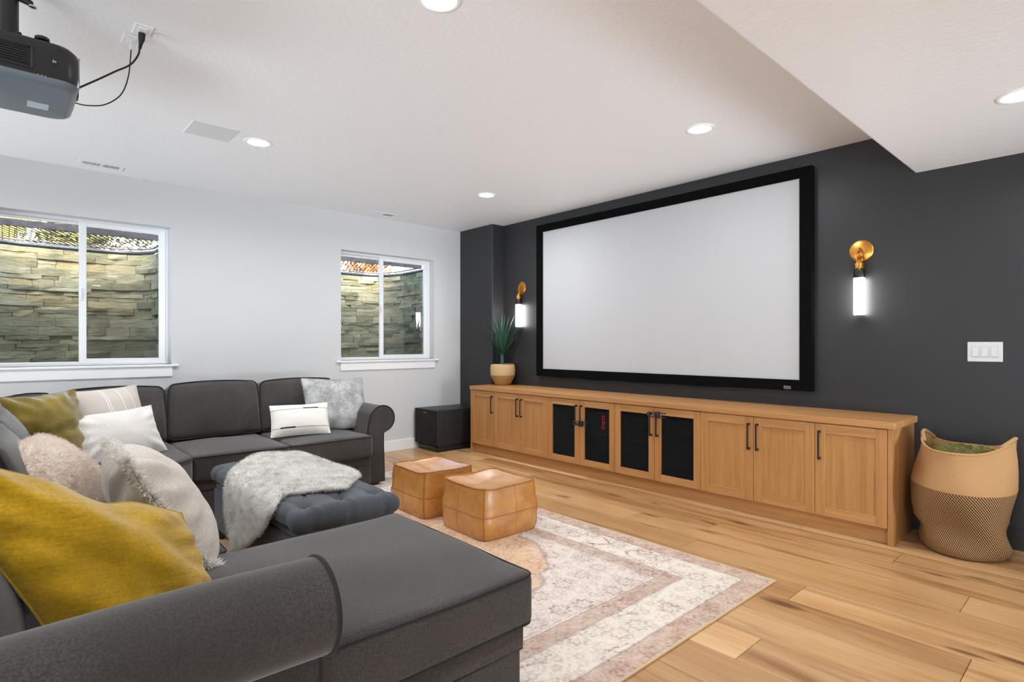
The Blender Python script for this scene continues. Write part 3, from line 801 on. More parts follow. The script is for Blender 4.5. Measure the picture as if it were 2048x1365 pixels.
# ------------------------------------------------------------------ wall sconces
MT['tube'] = emit('sconce_tube', (255, 252, 248), 13.0)
def sconce(y, label):
    x = 4.582; r = thing('wall_sconce', label, 'wall lamp', (XD, y, 1.945), 0, 'brass wall sconces')
    prof = [(0.0005, 0.012), (0.066, 0.012), (0.078, 0.006), (0.078, 0.0)]
    m = MB().lathe(prof, 40, cap0=False); m.map(lambda p: (XD - p.z, y + p.x, 1.945 + p.y)); m.build('backplate', 'brass', r, smooth=True, angle=40)
    m = MB(); m.tube([(XD - 0.012, y, 1.955), (XD - 0.035, y, 1.958), (XD - 0.045, y, 1.948), (XD - 0.046, y, 1.93)], 0.007, 8)
    m.build('hook', 'brass', r, smooth=True)
    for k, (zc, rad, ax) in enumerate(((1.912, 0.026, 0), (1.876, 0.022, 1))):
        pts = []
        for i in range(20):
            a = 2 * math.pi * i / 20
            c, s = rad * math.cos(a), rad * math.sin(a)
            pts.append((x + (c * 0.7 if ax == 0 else c * 0.35), y + (c * 0.72 if ax == 0 else c), zc + s))
        MB().tube(pts, 0.005, 8, closed=True).build('chain_ring', 'brass', r, smooth=True)
    MB().lathe([(0.010, 0.0), (0.010, 0.018), (0.032, 0.02), (0.033, 0.058), (0.032, 0.06), (0.008, 0.062), (0.006, 0.075)], 24, (x, y, 1.792)).build('cap', 'brass', r, smooth=True, angle=40)
    MB().lathe([(0.036, 0), (0.037, 0.002), (0.037, 0.054), (0.036, 0.056)], 28, (x, y, 1.744)).build('collar', 'black', r, smooth=True, angle=40)
    MB().lathe([(0.034, 0), (0.0355, 0.003), (0.0355, 0.266)], 28, (x, y, 1.478)).build('glass_tube', 'tube', r, smooth=True, angle=40)
    MB().lathe([(0.028, 0), (0.037, 0.002), (0.037, 0.008), (0.0355, 0.009)], 28, (x, y, 1.468)).build('end_rim', 'chrome', r, smooth=True, angle=40)
sconce(1.334, 'brass wall sconce with glowing tube right of the screen')
sconce(4.952, 'brass wall sconce with glowing tube behind the potted plant')

# switch plate
MT['switchw'] = plain('switch_plastic', (204, 204, 204), 0.4)
r = thing('light_switch', 'white three gang switch plate on the dark wall', 'light switch', (XD, 0.64, 1.217))
MB().rbox(XD - 0.007, XD, 0.553, 0.727, 1.154, 1.280, r=0.004, seg=1).build('plate', 'switchw', r)
for k in (-1, 0, 1):
    yc = 0.64 + k * 0.046
    frame = MB(); frame.box(XD - 0.0078, XD - 0.006, yc - 0.0175, yc + 0.0175, 1.217 - 0.034, 1.217 + 0.034)
    f = frame.build('rocker_frame', plain('switch_gap', (176, 176, 176), 0.5), r)
    MB().add([(XD - 0.0075, yc - 0.0155, 1.186), (XD - 0.0075, yc + 0.0155, 1.186), (XD - 0.0075, yc + 0.0155, 1.249), (XD - 0.0075, yc - 0.0155, 1.249),
              (XD - 0.0135, yc - 0.0155, 1.187), (XD - 0.0135, yc + 0.0155, 1.187), (XD - 0.0085, yc + 0.0155, 1.248), (XD - 0.0085, yc - 0.0155, 1.248)],
             [(0, 1, 2, 3), (7, 6, 5, 4), (0, 4, 5, 1), (1, 5, 6, 2), (2, 6, 7, 3), (3, 7, 4, 0)]).build('rocker', 'switchw', f)
MB().lathe([(0.003, 0), (0.003, 0.001)], 10).map(lambda p: (XD - 0.0075 - p.z, 0.64 + p.x, 1.271 + p.y)).build('screw', 'trim', r)

# ------------------------------------------------------------------ subwoofer
r = thing('subwoofer', 'black subwoofer on the floor between white wall and cabinets', 'speaker', (4.08, 5.67, 0))
MB().rbox(3.750, 4.43, 5.445, 5.895, 0.075, 0.492, r=0.012, seg=2).build('enclosure', 'sub', r, smooth=True, angle=40)
MB().rbox(3.775, 4.42, 5.46, 5.885, 0.012, 0.076, r=0.006, seg=1).build('plinth', 'plastic', r)
MB().rbox(3.758, 3.772, 5.48, 5.87, 0.040, 0.064, r=0.004, seg=1).build('port_slot', 'black', r)
for (a, b) in ((3.80, 5.49), (3.80, 5.85), (4.39, 5.49), (4.39, 5.85)):
    MB().lathe([(0.022, 0), (0.022, 0.013)], 16, (a, b, 0.0)).build('foot', 'black', r)
gr_ = MB().rbox(3.728, 3.750, 5.445, 5.895, 0.078, 0.492, r=0.010, seg=2).build('front_grille', plain('grille_cloth', (15, 15, 16), 0.85, bump=(500, 0.3, 0.001)), r, smooth=True, angle=50)
pts = [(3.727, 5.67 + 0.185 * math.cos(a), 0.275 + 0.185 * math.sin(a)) for a in np.linspace(0, 2 * math.pi, 48, endpoint=False)]
MB().tube(pts, 0.003, 5, closed=True).build('driver_ring', 'plastic', r, smooth=True)
MB().rbox(3.725, 3.729, 5.645, 5.70, 0.446, 0.456, r=0.002, seg=1).build('badge', plain('copper_badge', (200, 130, 84), 0.35, 0.9), gr_, label='small copper badge')

# ------------------------------------------------------------------ potted plant
n = NT('seagrass', 0.9, 0, 0.2); u = n.sep(n.uv())
wv = n.node('ShaderNodeTexWave', wave_type='BANDS', bands_direction='Y'); n.t.links.new(n.uv(), wv.inputs[0]); wv.inputs['Scale'].default_value = 9; wv.inputs['Distortion'].default_value = 3.0
nz = n.noise(n.map(n.uv(), scale=(40, 12, 1)), 1.0, 4)
lo_ = n.mix(nz, lin((150, 105, 58)), lin((206, 160, 102))); hi_ = n.mix(nz, lin((196, 160, 112)), lin((232, 202, 158)))
n.col(n.mix(n.ramp(u[1], [(0.47, 0.0), (0.49, 1.0)], 'LINEAR'), lo_, hi_)); n.bump(n.math('ADD', wv.outputs[1], nz), 0.7, 0.006); MT['seagrass'] = n.m
px_, py_ = 4.455, 5.095; zp = 0.778
pr = thing('potted_plant', 'spiky green potted plant in a two tone seagrass basket on the worktop', 'plant', (px_, py_, zp))
prof = [(0.0, 0.0), (0.085, 0.0), (0.092, 0.004), (0.105, 0.03), (0.122, 0.065), (0.139, 0.10), (0.147, 0.122), (0.147, 0.14), (0.149, 0.17), (0.149, 0.20), (0.146, 0.23), (0.140, 0.248), (0.134, 0.25), (0.131, 0.244), (0.135, 0.20), (0.12, 0.18)]
m = MB(); nseg = 48
m.lathe(prof, nseg, (px_, py_, zp), lambda p, r_, z_, a: (p[0] + 0.0015 * math.sin(14 * a + z_ * 140), p[1] + 0.0015 * math.cos(13 * a + z_ * 120), p[2] + (0.006 * math.sin(2 * a + 1) if z_ > 0.22 else 0)), cap0=False, cap1=False)
uvs = [(k / nseg * 3, min(1, z_ / 0.25)) for (r_, z_) in prof for k in range(nseg)]
m.build('basket_pot', 'seagrass', pr, smooth=True, uvs=uvs)
MB().lathe([(0.0005, 0.0), (0.132, 0.002)], 32, (px_, py_, zp + 0.20), cap1=False).build('soil', plain('potting_moss', (60, 58, 44), 0.95, bump=(60, 0.8, 0.01)), pr)
MT['stem'] = plain('plant_stem', (44, 78, 70), 0.6, bump=(80, 0.4, 0.004))
MB().lathe([(0.024, 0), (0.022, 0.05), (0.021, 0.1), (0.022, 0.15), (0.014, 0.20)], 16, (px_, py_ + 0.01, zp + 0.20)).build('stem', 'stem', pr, smooth=True)
n = NT('spiky_leaf', 0.45, 0, 0.4); ux = n.sep(n.uv())
n.col(n.mix(n.ramp(ux[0], [(0.0, 0.0), (0.12, 0.35), (0.5, 1.0)]), n.ramp(ux[1], [(0.0, (150, 160, 110)), (0.12, (62, 96, 62)), (0.6, (44, 84, 66)), (1.0, (88, 104, 74))]), lin((46, 84, 66)))); MT['pleaf'] = n.m
rg = random.Random(17)
for i in range(46):
    ring = i / 46.0; az = i * 2.39996; el = R(88 - 52 * ring ** 1.1 + rg.uniform(-5, 5)); ln = (0.49 - 0.10 * ring) * rg.uniform(0.86, 1.05)
    if i > 38: ln *= 0.5
    wdt = 0.0165 * rg.uniform(0.85, 1.15); base = Vector((px_, py_ + 0.01, zp + 0.385 - 0.035 * ring))
    d0 = Vector((math.cos(az) * math.cos(el), math.sin(az) * math.cos(el), math.sin(el))); side = Vector((-math.sin(az), math.cos(az), 0)); nrm = d0.cross(side)
    # leaves bend away from the two wall faces
    vs = []; uv_ = []; K = 8
    for k in range(K + 1):
        t = k / K; droop = 0.05 * (1 - math.sin(el)) * t * t
        c = base + d0 * (ln * t) + Vector((0, 0, -droop * 1.2)) + Vector((math.cos(az), math.sin(az), 0)) * (0.03 * t * t)
        c.x = min(c.x, XD - 0.02); c.y = min(c.y, 5.262 if c.x > 4.43 else 9)
        ww = wdt * (0.55 + 0.9 * t if t < 0.35 else (0.865 * (1 - ((t - 0.35) / 0.65) ** 1.6)) + 0.03)
        vs += [c - side * ww + nrm * ww * 0.35, c, c + side * ww + nrm * ww * 0.35]; uv_ += [(0, t), (0.5, t), (1, t)]
    fs = []
    for k in range(K):
        for q in range(2): fs.append((k * 3 + q, k * 3 + q + 1, k * 3 + q + 4, k * 3 + q + 3))
    MB().add(vs, fs).build('leaf', 'pleaf', pr, smooth=True, uvs=uv_)

# ------------------------------------------------------------------ storage basket with blanket
n = NT('jute_rope', 0.9, 0, 0.2); v = n.uv(); u = n.sep(v)
row = n.math('MULTIPLY', u[1], 62.0); rowf = n.math('FRACT', row); rid = n.math('FLOOR', row)
ph = n.math('ADD', n.math('MULTIPLY', u[0], 122.0), n.math('MULTIPLY', row, 0.62))
ph = n.math('ADD', ph, n.math('MULTIPLY', n.math('SINE', n.math('MULTIPLY', row, 6.2832)), 0.10))
st_ = n.ramp(n.math('FRACT', ph), [(0.42, 0.0), (0.52, 1.0), (0.92, 1.0), (1.0, 0.0)])
jn = n.noise(n.map(v, scale=(200, 120, 1)), 1.0, 3)
jute = n.mix(jn, lin((164, 122, 78)), lin((196, 156, 110))); blk = lin((30, 26, 24))
pat = n.mix(st_, jute, blk)
up_ = n.ramp(u[1], [(0.645, 0.0), (0.650, 1.0)])
n.col(n.mix(up_, pat, jute)); hh = n.math('ABSOLUTE', n.math('SUBTRACT', rowf, 0.5)); n.bump(n.math('SUBTRACT', 0.5, n.math('MULTIPLY', hh, hh)), 0.5, 0.008); MT['jute'] = n.m
bx, by = 4.352, 0.695
bk = thing('storage_basket', 'large slouchy jute basket, black striped below, beside the cabinets', 'basket', (bx, by, 0))
prof = [(0.0, 0.004), (0.17, 0.0), (0.195, 0.008), (0.212, 0.035), (0.218, 0.075), (0.212, 0.11), (0.214, 0.15), (0.224, 0.20), (0.240, 0.26), (0.255, 0.32), (0.263, 0.37), (0.263, 0.41), (0.256, 0.45), (0.247, 0.50), (0.238, 0.55), (0.232, 0.60), (0.236, 0.628), (0.230, 0.635), (0.222, 0.628), (0.220, 0.58), (0.222, 0.50), (0.21, 0.46)]
def bk_f(p, r_, z_, a):
    x, y, z = p; k = min(1, z_ / 0.2)
    x = bx + (x - bx) * 0.985; d = 0.012 * math.sin(3 * a + 9 * z_ + 0.6) * k + 0.010 * math.sin(2 * a - 14 * z_) * k
    if z_ < 0.24: d += 0.014 * math.sin(4 * a + 1.2 + 20 * z_) * min(1, z_ / 0.08)
    d -= 0.02 * math.exp(-((a - 2.2) / 0.5) ** 2 - ((z_ - 0.16) / 0.05) ** 2)
    x += d * math.cos(a); y += d * math.sin(a) - 0.035 * (z_ - 0.1) * 0.0
    y += 0.018 * math.sin(z_ * 4.5 + 0.4)
    if z_ > 0.42: y = by + 0.012 + (y - by - 0.012) * (1 - 0.42 * (z_ - 0.42))
    # the rim dips at the front and rises at the two handles (ends of the y axis)
    if z_ > 0.40: z += (z_ - 0.40) / 0.235 * (0.062 * math.sin(a) ** 4 - 0.012 * max(0, -math.cos(a)) - 0.010 * max(0, math.cos(a)))
    return (min(x, XD - 0.018), y, z)
nseg = 96; m = MB(); m.lathe(prof, nseg, (bx, by, 0), bk_f, cap0=False, cap1=False)
lenp = [0.0]
for i in range(1, len(prof)): lenp.append(lenp[-1] + math.hypot(prof[i][0] - prof[i - 1][0], prof[i][1] - prof[i - 1][1]))
base = lenp[1]; top = lenp[16]
uvs = [(k / nseg, min(1.0, max(0, (lenp[i] - base) / (top - base)))) for i in range(len(prof)) for k in range(nseg)]
m.build('woven_body', 'jute', bk, smooth=True, uvs=uvs)
MT['jute_plain'] = fabric('jute_plain', (184, 142, 96), 0.1, 300, 0.5, 0.1)
rimp = [bk_f((bx + 0.232 * math.cos(a), by + 0.232 * math.sin(a), 0.634), 0.232, 0.634, a) for a in np.linspace(0, 2 * math.pi, 96, endpoint=False)]
MB().tube(rimp, 0.0075, 8, closed=True).build('rim_rope', 'jute_plain', bk, smooth=True)
for sg, lb in ((1, None), (-1, None)):
    pts = []
    for i in range(15):
        t = i / 14.0; a = sg * math.pi / 2 + (t - 0.5) * 0.95 * (-sg); b = math.sin(math.pi * t)
        rr_ = 0.218 + 0.016 * b; p = bk_f((bx + rr_ * math.cos(a), by + rr_ * math.sin(a), 0.634), rr_, 0.634, a)
        pts.append((p[0], p[1] + sg * 0.0, p[2] + 0.022 * b))
    MB().tube(pts, 0.011, 8).build('handle', 'jute_plain', bk, smooth=True)
MT['olive_plush'] = fabric('olive_plush', (104, 98, 34), 0.28, 300, 0.5, 0.5, 14.0)
m = MB(); K = 44
for j in range(K + 1):
    for i in range(K + 1):
        a, b = -1 + 2 * i / K, -1 + 2 * j / K
        rr_ = 0.205; q = Vector((a * math.sqrt(1 - b * b / 2), b * math.sqrt(1 - a * a / 2)))
        x, y = q.x * rr_, q.y * rr_; e = 1 - min(1, q.length) ** 6
        f = abs(fbm((x * 1.0, y * 1.6, 0.3), 9, 4)) ; f2 = abs(fbm((x, y, 1.3), 22, 9))
        m.v.append((bx + x, by + y, 0.545 + e * (0.105 - 0.10 * f - 0.035 * f2) + 0.02 * x / rr_))
for j in range(K):
    for i in range(K): m.f.append((j * (K + 1) + i, j * (K + 1) + i + 1, (j + 1) * (K + 1) + i + 1, (j + 1) * (K + 1) + i))
bl = m.build('blanket', 'olive_plush', smooth=True)
tag(bl, 'crumpled olive green blanket stuffed in the jute basket', 'blanket')

# ------------------------------------------------------------------ rug
RX0, RX1, RY0, RY1 = 0.0, 3.055, 1.283, 5.08
n = NT('faded_persian_rug', 0.95, 0, 0.1); a_, b_ = (RX1 - RX0) / 2, (RY1 - RY0) / 2
p = n.sep(n.obj()); ax_ = n.math('ABSOLUTE', p[0]); ay_ = n.math('ABSOLUTE', p[1])
dx = n.math('SUBTRACT', a_, ax_); dyy = n.math('SUBTRACT', b_, ay_); dd = n.math('MINIMUM', dx, dyy)
isx = n.math('LESS_THAN', dx, dyy); tt = n.math('ADD', n.math('MULTIPLY', isx, p[1]), n.math('MULTIPLY', n.math('SUBTRACT', 1.0, isx), p[0]))
wob = n.math('MULTIPLY', n.math('SUBTRACT', n.noise(n.obj(), 14, 2), 0.5), 0.012); d2 = n.math('ADD', dd, wob)
def band(lo, hi): return n.math('MULTIPLY', n.math('GREATER_THAN', d2, lo), n.math('LESS_THAN', d2, hi))
fade = n.ramp(n.noise(n.obj(), 1.9, 4, 0.6), [(0.30, 0.5), (0.64, 1.0)])
worn = n.ramp(n.noise(n.obj(), 46, 5, 0.75), [(0.36, 0.0), (0.60, 1.0)])
patchy = n.ramp(n.noise(n.obj(), 9, 4, 0.65), [(0.35, 0.0), (0.65, 1.0)])
# grounds: cream spandrels, peach medallion ground, rose guard bands
el = n.math('ADD', n.math('POWER', n.math('DIVIDE', ax_, 1.14), 2.0), n.math('POWER', n.math('DIVIDE', ay_, 1.32), 2.0))
el = n.math('ADD', el, n.math('MULTIPLY', n.math('SUBTRACT', n.noise(n.obj(), 5, 3), 0.5), 0.35))
c = n.mix(n.ramp(el, [(0.84, 1.0), (0.96, 0.0)]), lin((224, 211, 202)), lin((219, 178, 138)))
c = n.mix(n.ramp(n.math('ABSOLUTE', n.math('SUBTRACT', el, 0.92)), [(0.0, 0.7), (0.035, 0.0)]), c, lin((150, 112, 96)))
c = n.mix(band(0.012, 0.117), c, n.mix(patchy, lin((182, 146, 126)), lin((212, 188, 168))))
c = n.mix(band(0.128, 0.342), c, lin((230, 219, 206)))
c = n.mix(band(0.350, 0.448), c, n.mix(patchy, lin((184, 154, 136)), lin((208, 186, 170))))
# flower heads: petalled rings round scattered points, three sizes
def flowers(scale, stops, rnd_=0.8, pet=6.0):
    vn = n.node('ShaderNodeTexVoronoi', feature='F1', voronoi_dimensions='2D'); n.t.links.new(n.obj(), vn.inputs['Vector'])
    vn.inputs['Scale'].default_value = scale; vn.inputs['Randomness'].default_value = rnd_
    dv = n.node('ShaderNodeVectorMath', operation='SUBTRACT'); n.t.links.new(n.obj(), dv.inputs[0]); n.t.links.new(vn.outputs['Position'], dv.inputs[1])
    q = n.sep(dv.outputs[0]); ang = n.math('ARCTAN2', q[1], q[0])
    return n.ramp(n.math('ADD', vn.outputs['Distance'], n.math('MULTIPLY', n.math('SINE', n.math('MULTIPLY', ang, pet)), 0.045)), stops)
f1 = flowers(5.6, [(0.0, 0.9), (0.09, 0.2), (0.15, 0.1), (0.20, 1.0), (0.27, 0.9), (0.31, 0.0), (0.40, 0.35), (0.46, 0.0)], 0.7, 8.0)
f2 = flowers(13.0, [(0.0, 0.2), (0.10, 0.1), (0.17, 1.0), (0.28, 0.6), (0.36, 0.0)], 0.9, 5.0)
f3 = flowers(34.0, [(0.0, 0.9), (0.18, 0.8), (0.30, 0.0)], 1.0, 4.0)
nz = n.noise(n.obj(), 11, 2, dist=0.8); vine = n.ramp(n.math('ABSOLUTE', n.math('SUBTRACT', nz, 0.5)), [(0.0, 1.0), (0.014, 0.8), (0.026, 0.0)])
motif = n.math('MAXIMUM', n.math('MULTIPLY', f1, 0.85), n.math('MAXIMUM', n.math('MULTIPLY', f2, 0.62), n.math('MAXIMUM', n.math('MULTIPLY', f3, 0.45), n.math('MULTIPLY', vine, 0.4))))
motif = n.math('MULTIPLY', n.math('MULTIPLY', motif, fade), n.math('ADD', 0.45, n.math('MULTIPLY', worn, 0.55)))
mcol = n.ramp(n.noise(n.obj(), 3.3, 2), [(0.35, (142, 98, 84)), (0.55, (150, 118, 108)), (0.68, (112, 108, 102))])
c = n.mix(n.math('MULTIPLY', motif, 0.95), c, mcol)
# cartouche arcs in the main border
fr_ = n.math('SUBTRACT', n.math('FRACT', n.math('DIVIDE', n.math('ADD', tt, 10.03), 0.60)), 0.5)
er = n.math('SQRT', n.math('ADD', n.math('POWER', n.math('DIVIDE', n.math('MULTIPLY', fr_, 0.60), 0.235), 2.0), n.math('POWER', n.math('DIVIDE', n.math('SUBTRACT', dd, 0.235), 0.10), 2.0)))
er = n.math('ADD', er, n.math('MULTIPLY', n.math('SUBTRACT', n.noise(n.obj(), 26, 2), 0.5), 0.22))
arc = n.ramp(n.math('ABSOLUTE', n.math('SUBTRACT', er, 0.93)), [(0.0, 1.0), (0.045, 0.9), (0.08, 0.0)])
arc = n.math('MULTIPLY', n.math('MULTIPLY', arc, band(0.135, 0.338)), n.ramp(n.noise(n.obj(), 4.2, 2), [(0.50, 0.0), (0.60, 0.8)]))
c = n.mix(n.math('MULTIPLY', arc, worn), c, lin((126, 84, 78)))
# dark guard lines
for (lo, hi, k) in ((0.117, 0.1215, 0.85), (0.125, 0.128, 0.6), (0.342, 0.3455, 0.8), (0.3495, 0.353, 0.6), (0.448, 0.4515, 0.85), (0.466, 0.469, 0.6)):
    c = n.mix(n.math('MULTIPLY', n.math('MULTIPLY', band(lo, hi), n.math('ADD', 0.5, n.math('MULTIPLY', fade, 0.5))), k), c, lin((104, 78, 78)))
c = n.mix(n.math('MULTIPLY', n.math('SUBTRACT', 1.0, worn), 0.30), c, lin((238, 228, 216)))
c = n.mix(n.math('LESS_THAN', dd, 0.010), c, lin((206, 178, 140)))
n.col(c); n.bump(n.noise(n.obj(), 260, 3), 0.35, 0.003); MT['rug'] = n.m
rug = thing('rug', 'faded cream and rose oriental rug on the oak floor', 'rug', ((RX0 + RX1) / 2, (RY0 + RY1) / 2, 0))
MB().box(RX0, RX1, RY0, RY1, 0.0005, 0.0075).build('pile', 'rug', rug)
MB().tube([(RX0, RY0, 0.004), (RX1, RY0, 0.004), (RX1, RY1, 0.004), (RX0, RY1, 0.004)], 0.0035, 6, closed=True).build('binding', plain('rug_binding', (204, 174, 134), 0.9), rug)

# ================================================================== SECTIONAL SOFA
sofa = thing('sectional_sofa', 'charcoal fabric sectional sofa with chaise wrapping the left of the room', 'sofa', (0.4, 3.4, 0.0))
def seat(x0, x1, y0, y1, z0=0.290, z1=0.475, crown=0.035, seed=0.0):
    wr = lambda p, X, Y, Z: p + Vector((0, 0, 0.009 * fbm(p, 3.0, seed) * max(0, Z) + 0.004 * fbm((p.x * 1.6, p.y * 0.5, p.z), 10.0, seed) * max(0, Z)))
    o = MB().rbox(x0, x1, y0, y1, z0, z1, r=0.030, seg=14, crown=crown, crown_s=0.006, fn=wr, arc=3).build('seat_cushion', 'sofa', sofa, smooth=True)
    for z, rr_ in ((z1 - 0.012, 0.0055), (z0 + 0.014, 0.005)):
        pts = rrect(x0 + 0.003, x1 - 0.003, y0 + 0.003, y1 - 0.003, 0.035, z, 4)
        dense = []
        for i in range(len(pts)):
            a, b = Vector(pts[i]), Vector(pts[(i + 1) % len(pts)]); k = max(1, int((b - a).length / 0.08))
            for j in range(k): dense.append(a.lerp(b, j / k))
        out = []
        for p in dense:
            X = (p.x - (x0 + x1) / 2) / ((x1 - x0) / 2); Y = (p.y - (y0 + y1) / 2) / ((y1 - y0) / 2)
            out.append((p.x + 0.006 * X * (1 - Y * Y) * 0.5, p.y + 0.006 * Y * (1 - X * X) * 0.5, p.z + (0.004 * fbm(p, 3.0, seed) if z > 0.4 else 0)))
        MB().tube(out, rr_, 6, closed=True).build('piping', 'piping', o, smooth=True)
    return o
def back_cushion(w_, h_, t_, base, rz, tilt, seed):
    """base: bottom centre of the cushion; front looks along -y before turning by rz"""
    Mx = Matrix.Translation(Vector(base)) @ Matrix.Rotation(rz, 4, 'Z') @ Matrix.Rotation(-tilt, 4, 'X')
    def wr(p, X, Y, Z):
        q = p.copy(); front = max(0, -Y)
        q.y -= 0.055 * (1 - X * X) * (1 - Z * Z) * front; q.z += 0.020 * (1 - X * X) * max(0, Z) + 0.010 * fbm(p, 5, seed) * max(0, Z)
        q.y += 0.010 * fbm(p, 6.0, seed + 3) * front
        q.x += 0.012 * X * (0.4 - Z) ; return q
    o = MB().rbox(-w_ / 2, w_ / 2, -t_ / 2, t_ / 2, 0, h_, r=0.045, seg=12, fn=wr, arc=3).xf(Mx).build('back_cushion', 'sofa', sofa, smooth=True)
    for yy in (-t_ / 2 + 0.012, t_ / 2 - 0.012):
        pts = []
        for p in rrect(-w_ / 2 + 0.004, w_ / 2 - 0.004, 0.004, h_ - 0.004, 0.045, 0, 5):
            X = p[0] / (w_ / 2); Z = (p[1] - h_ / 2) / (h_ / 2)
            pts.append((p[0] + 0.012 * X * (0.4 - Z), yy, p[1] + 0.020 * (1 - X * X) * max(0, Z)))
        dense = []
        for i in range(len(pts)):
            a, b = Vector(pts[i]), Vector(pts[(i + 1) % len(pts)]); k = max(1, int((b - a).length / 0.07))
            for j in range(k):
                p = a.lerp(b, j / k); X = p.x / (w_ / 2); Z = (p.z - h_ / 2) / (h_ / 2)
                if k > 1 and Z > 0.8: p.z = h_ - 0.004 + 0.020 * (1 - X * X)
                dense.append(tuple(Mx @ p))
        MB().tube(dense, 0.0055, 6, closed=True).build('piping', 'piping', o, smooth=True)
    return o
def base_block(x0, x1, y0, y1, zt=0.292, front=None):
    o = MB().rbox(x0, x1, y0, y1, 0.012, zt, r=0.014, seg=2).build('base', 'sofa', sofa, smooth=True, angle=50)
    return o
# base with a fold seam below the cushion: a thin proud upper band over the skirt
def fold(pts, z, parent):
    MB().tube([(p[0], p[1], z) for p in pts], 0.005, 6).build('fold_seam', 'piping', parent, smooth=True)
YB = 5.52
b1 = base_block(0.99, 1.672, 4.475, YB - 0.02); b2 = base_block(1.678, 2.385, 4.475, YB - 0.02)
fold([(0.99, 4.474), (1.672, 4.474)], 0.215, b1); fold([(1.678, 4.474), (2.385, 4.474)], 0.215, b2)
seat(0.988, 1.672, 4.425, 5.26, seed=1.0); seat(1.680, 2.382, 4.425, 5.26, seed=2.0)
MB().rbox(0.99, 2.58, 5.37, YB, 0.05, 0.775, r=0.05, seg=4).build('back_frame', 'sofa', sofa, smooth=True, angle=60)
back_cushion(0.70, 0.455, 0.20, (1.335, 5.245, 0.478), 0, R(10), 1.5); back_cushion(0.69, 0.450, 0.20, (2.035, 5.245, 0.478), 0, R(10), 5.5)
# rolled arm: profile in (outward, height)
def arm_profile(c=0.600, r_=0.118):
    pr = [(-0.150, 0.035), (-0.150, 0.30), (-0.148, 0.50), (-0.140, 0.56)]
    for a in range(168, -76, -12): pr.append((r_ * math.cos(R(a)) - 0.008 * (a > 150), c + r_ * math.sin(R(a))))
    pr += [(0.012, 0.478), (0.006, 0.455), (0.006, 0.38), (0.012, 0.20), (0.016, 0.035)]
    return pr
def rolled_arm(to_world, l0, l1):
    """to_world(out, along, z); front face at l1"""
    pr = arm_profile(); K = 10; m = MB()
    for k in range(K + 1):
        l = l0 + (l1 - l0) * k / K
        for (a, z) in pr: m.v.append(to_world(a, l, z + 0.006 * math.sin(l * 5)))
    n_ = len(pr)
    for k in range(K):
        for i in range(n_):
            j = (i + 1) % n_; m.f.append((k * n_ + i, k * n_ + j, (k + 1) * n_ + j, (k + 1) * n_ + i))
    m.f.append(tuple(range(n_))); m.f.append(tuple(K * n_ + i for i in range(n_ - 1, -1, -1)))
    o = m.build('arm', 'sofa', sofa, smooth=True, angle=50)
    bmx = bmesh.new(); bmx.from_mesh(o.data); bmesh.ops.recalc_face_normals(bmx, faces=bmx.faces); bmx.to_mesh(o.data); bmx.free()
    zz = 0.006 * math.sin(l1 * 5)
    MB().tube([to_world(a, l1, z + zz) for (a, z) in pr], 0.0065, 6).build('piping', 'piping', o, smooth=True)
    # upholstered front panel, slightly proud
    cx = sum(a for a, z in pr) / n_; s_ = 1.0
    m = MB(); sg = 1 if l1 > l0 else -1
    ins = [(a * 0.93 - 0.004, 0.37 + (z - 0.37) * 0.975 + zz) for (a, z) in pr]
    for l in (l1 - sg * 0.01, l1 + sg * 0.007):
        for (a, z) in ins: m.v.append(to_world(a, l, z))
    m.f += [tuple(range(n_)), tuple(range(2 * n_ - 1, n_ - 1, -1))] + [(i, i + n_, (i + 1) % n_ + n_, (i + 1) % n_) for i in range(n_)]
    p_ = m.build('arm_panel', 'sofa', o, bevel=0.004)
    bmx = bmesh.new(); bmx.from_mesh(p_.data); bmesh.ops.recalc_face_normals(bmx, faces=bmx.faces); bmx.to_mesh(p_.data); bmx.free()
    return o
rolled_arm(lambda a, l, z: (2.538 + a, l, z), 5.50, 4.545)
rolled_arm(lambda a, l, z: (l, 1.392 - a, z), -0.45, 0.598)
MT['footwood'] = plain('dark_wood_foot', (34, 28, 26), 0.4)
for (x, y) in ((2.47, 4.60), (2.47, 5.44), (1.25, 1.47), (1.25, 2.23), (-0.38, 1.47), (-0.38, 5.44)):
    MB().box(x - 0.04, x + 0.04, y - 0.04, y + 0.04, 0.0078, 0.036).build('foot', 'footwood', sofa)
# corner wedge
def poly_part(name, pts, z0, z1, bev, mat='sofa', crown=0.0):
    bm = bmesh.new(); vs = [bm.verts.new((p[0], p[1], z0)) for p in pts]; f = bm.faces.new(vs)
    r_ = bmesh.ops.extrude_face_region(bm, geom=[f]); tv = [e for e in r_['geom'] if isinstance(e, bmesh.types.BMVert)]
    bmesh.ops.translate(bm, verts=tv, vec=(0, 0, z1 - z0)); bmesh.ops.recalc_face_normals(bm, faces=bm.faces)
    bmesh.ops.bevel(bm, geom=list(bm.edges), offset=bev, segments=3, profile=0.5, affect='EDGES')
    me = bpy.data.meshes.new(name)
    inv = wm(sofa).inverted(); bm.transform(inv); bm.to_mesh(me); bm.free(); me.polygons.foreach_set('use_smooth', [True] * len(me.polygons)); me.set_sharp_from_angle(angle=R(55))
    me.materials.append(MT[mat]); o = bpy.data.objects.new(name, me); COL.objects.link(o); o.parent = sofa; return o
wp = [(0.983, 5.26), (0.983, 4.40), (0.665, 4.055), (0.05, 4.055), (0.05, 5.26)]
wc = poly_part('seat_cushion', wp, 0.290, 0.488, 0.03)
MB().tube([(0.980, 4.41, 0.470), (0.980, 4.398, 0.470), (0.667, 4.060, 0.470), (0.655, 4.057, 0.470), (0.1, 4.057, 0.470)], 0.0055, 6).build('piping', 'piping', wc, smooth=True)
wbp = [(0.985, YB), (0.985, 4.455), (0.640, 4.085), (-0.48, 4.085), (-0.48, YB)]
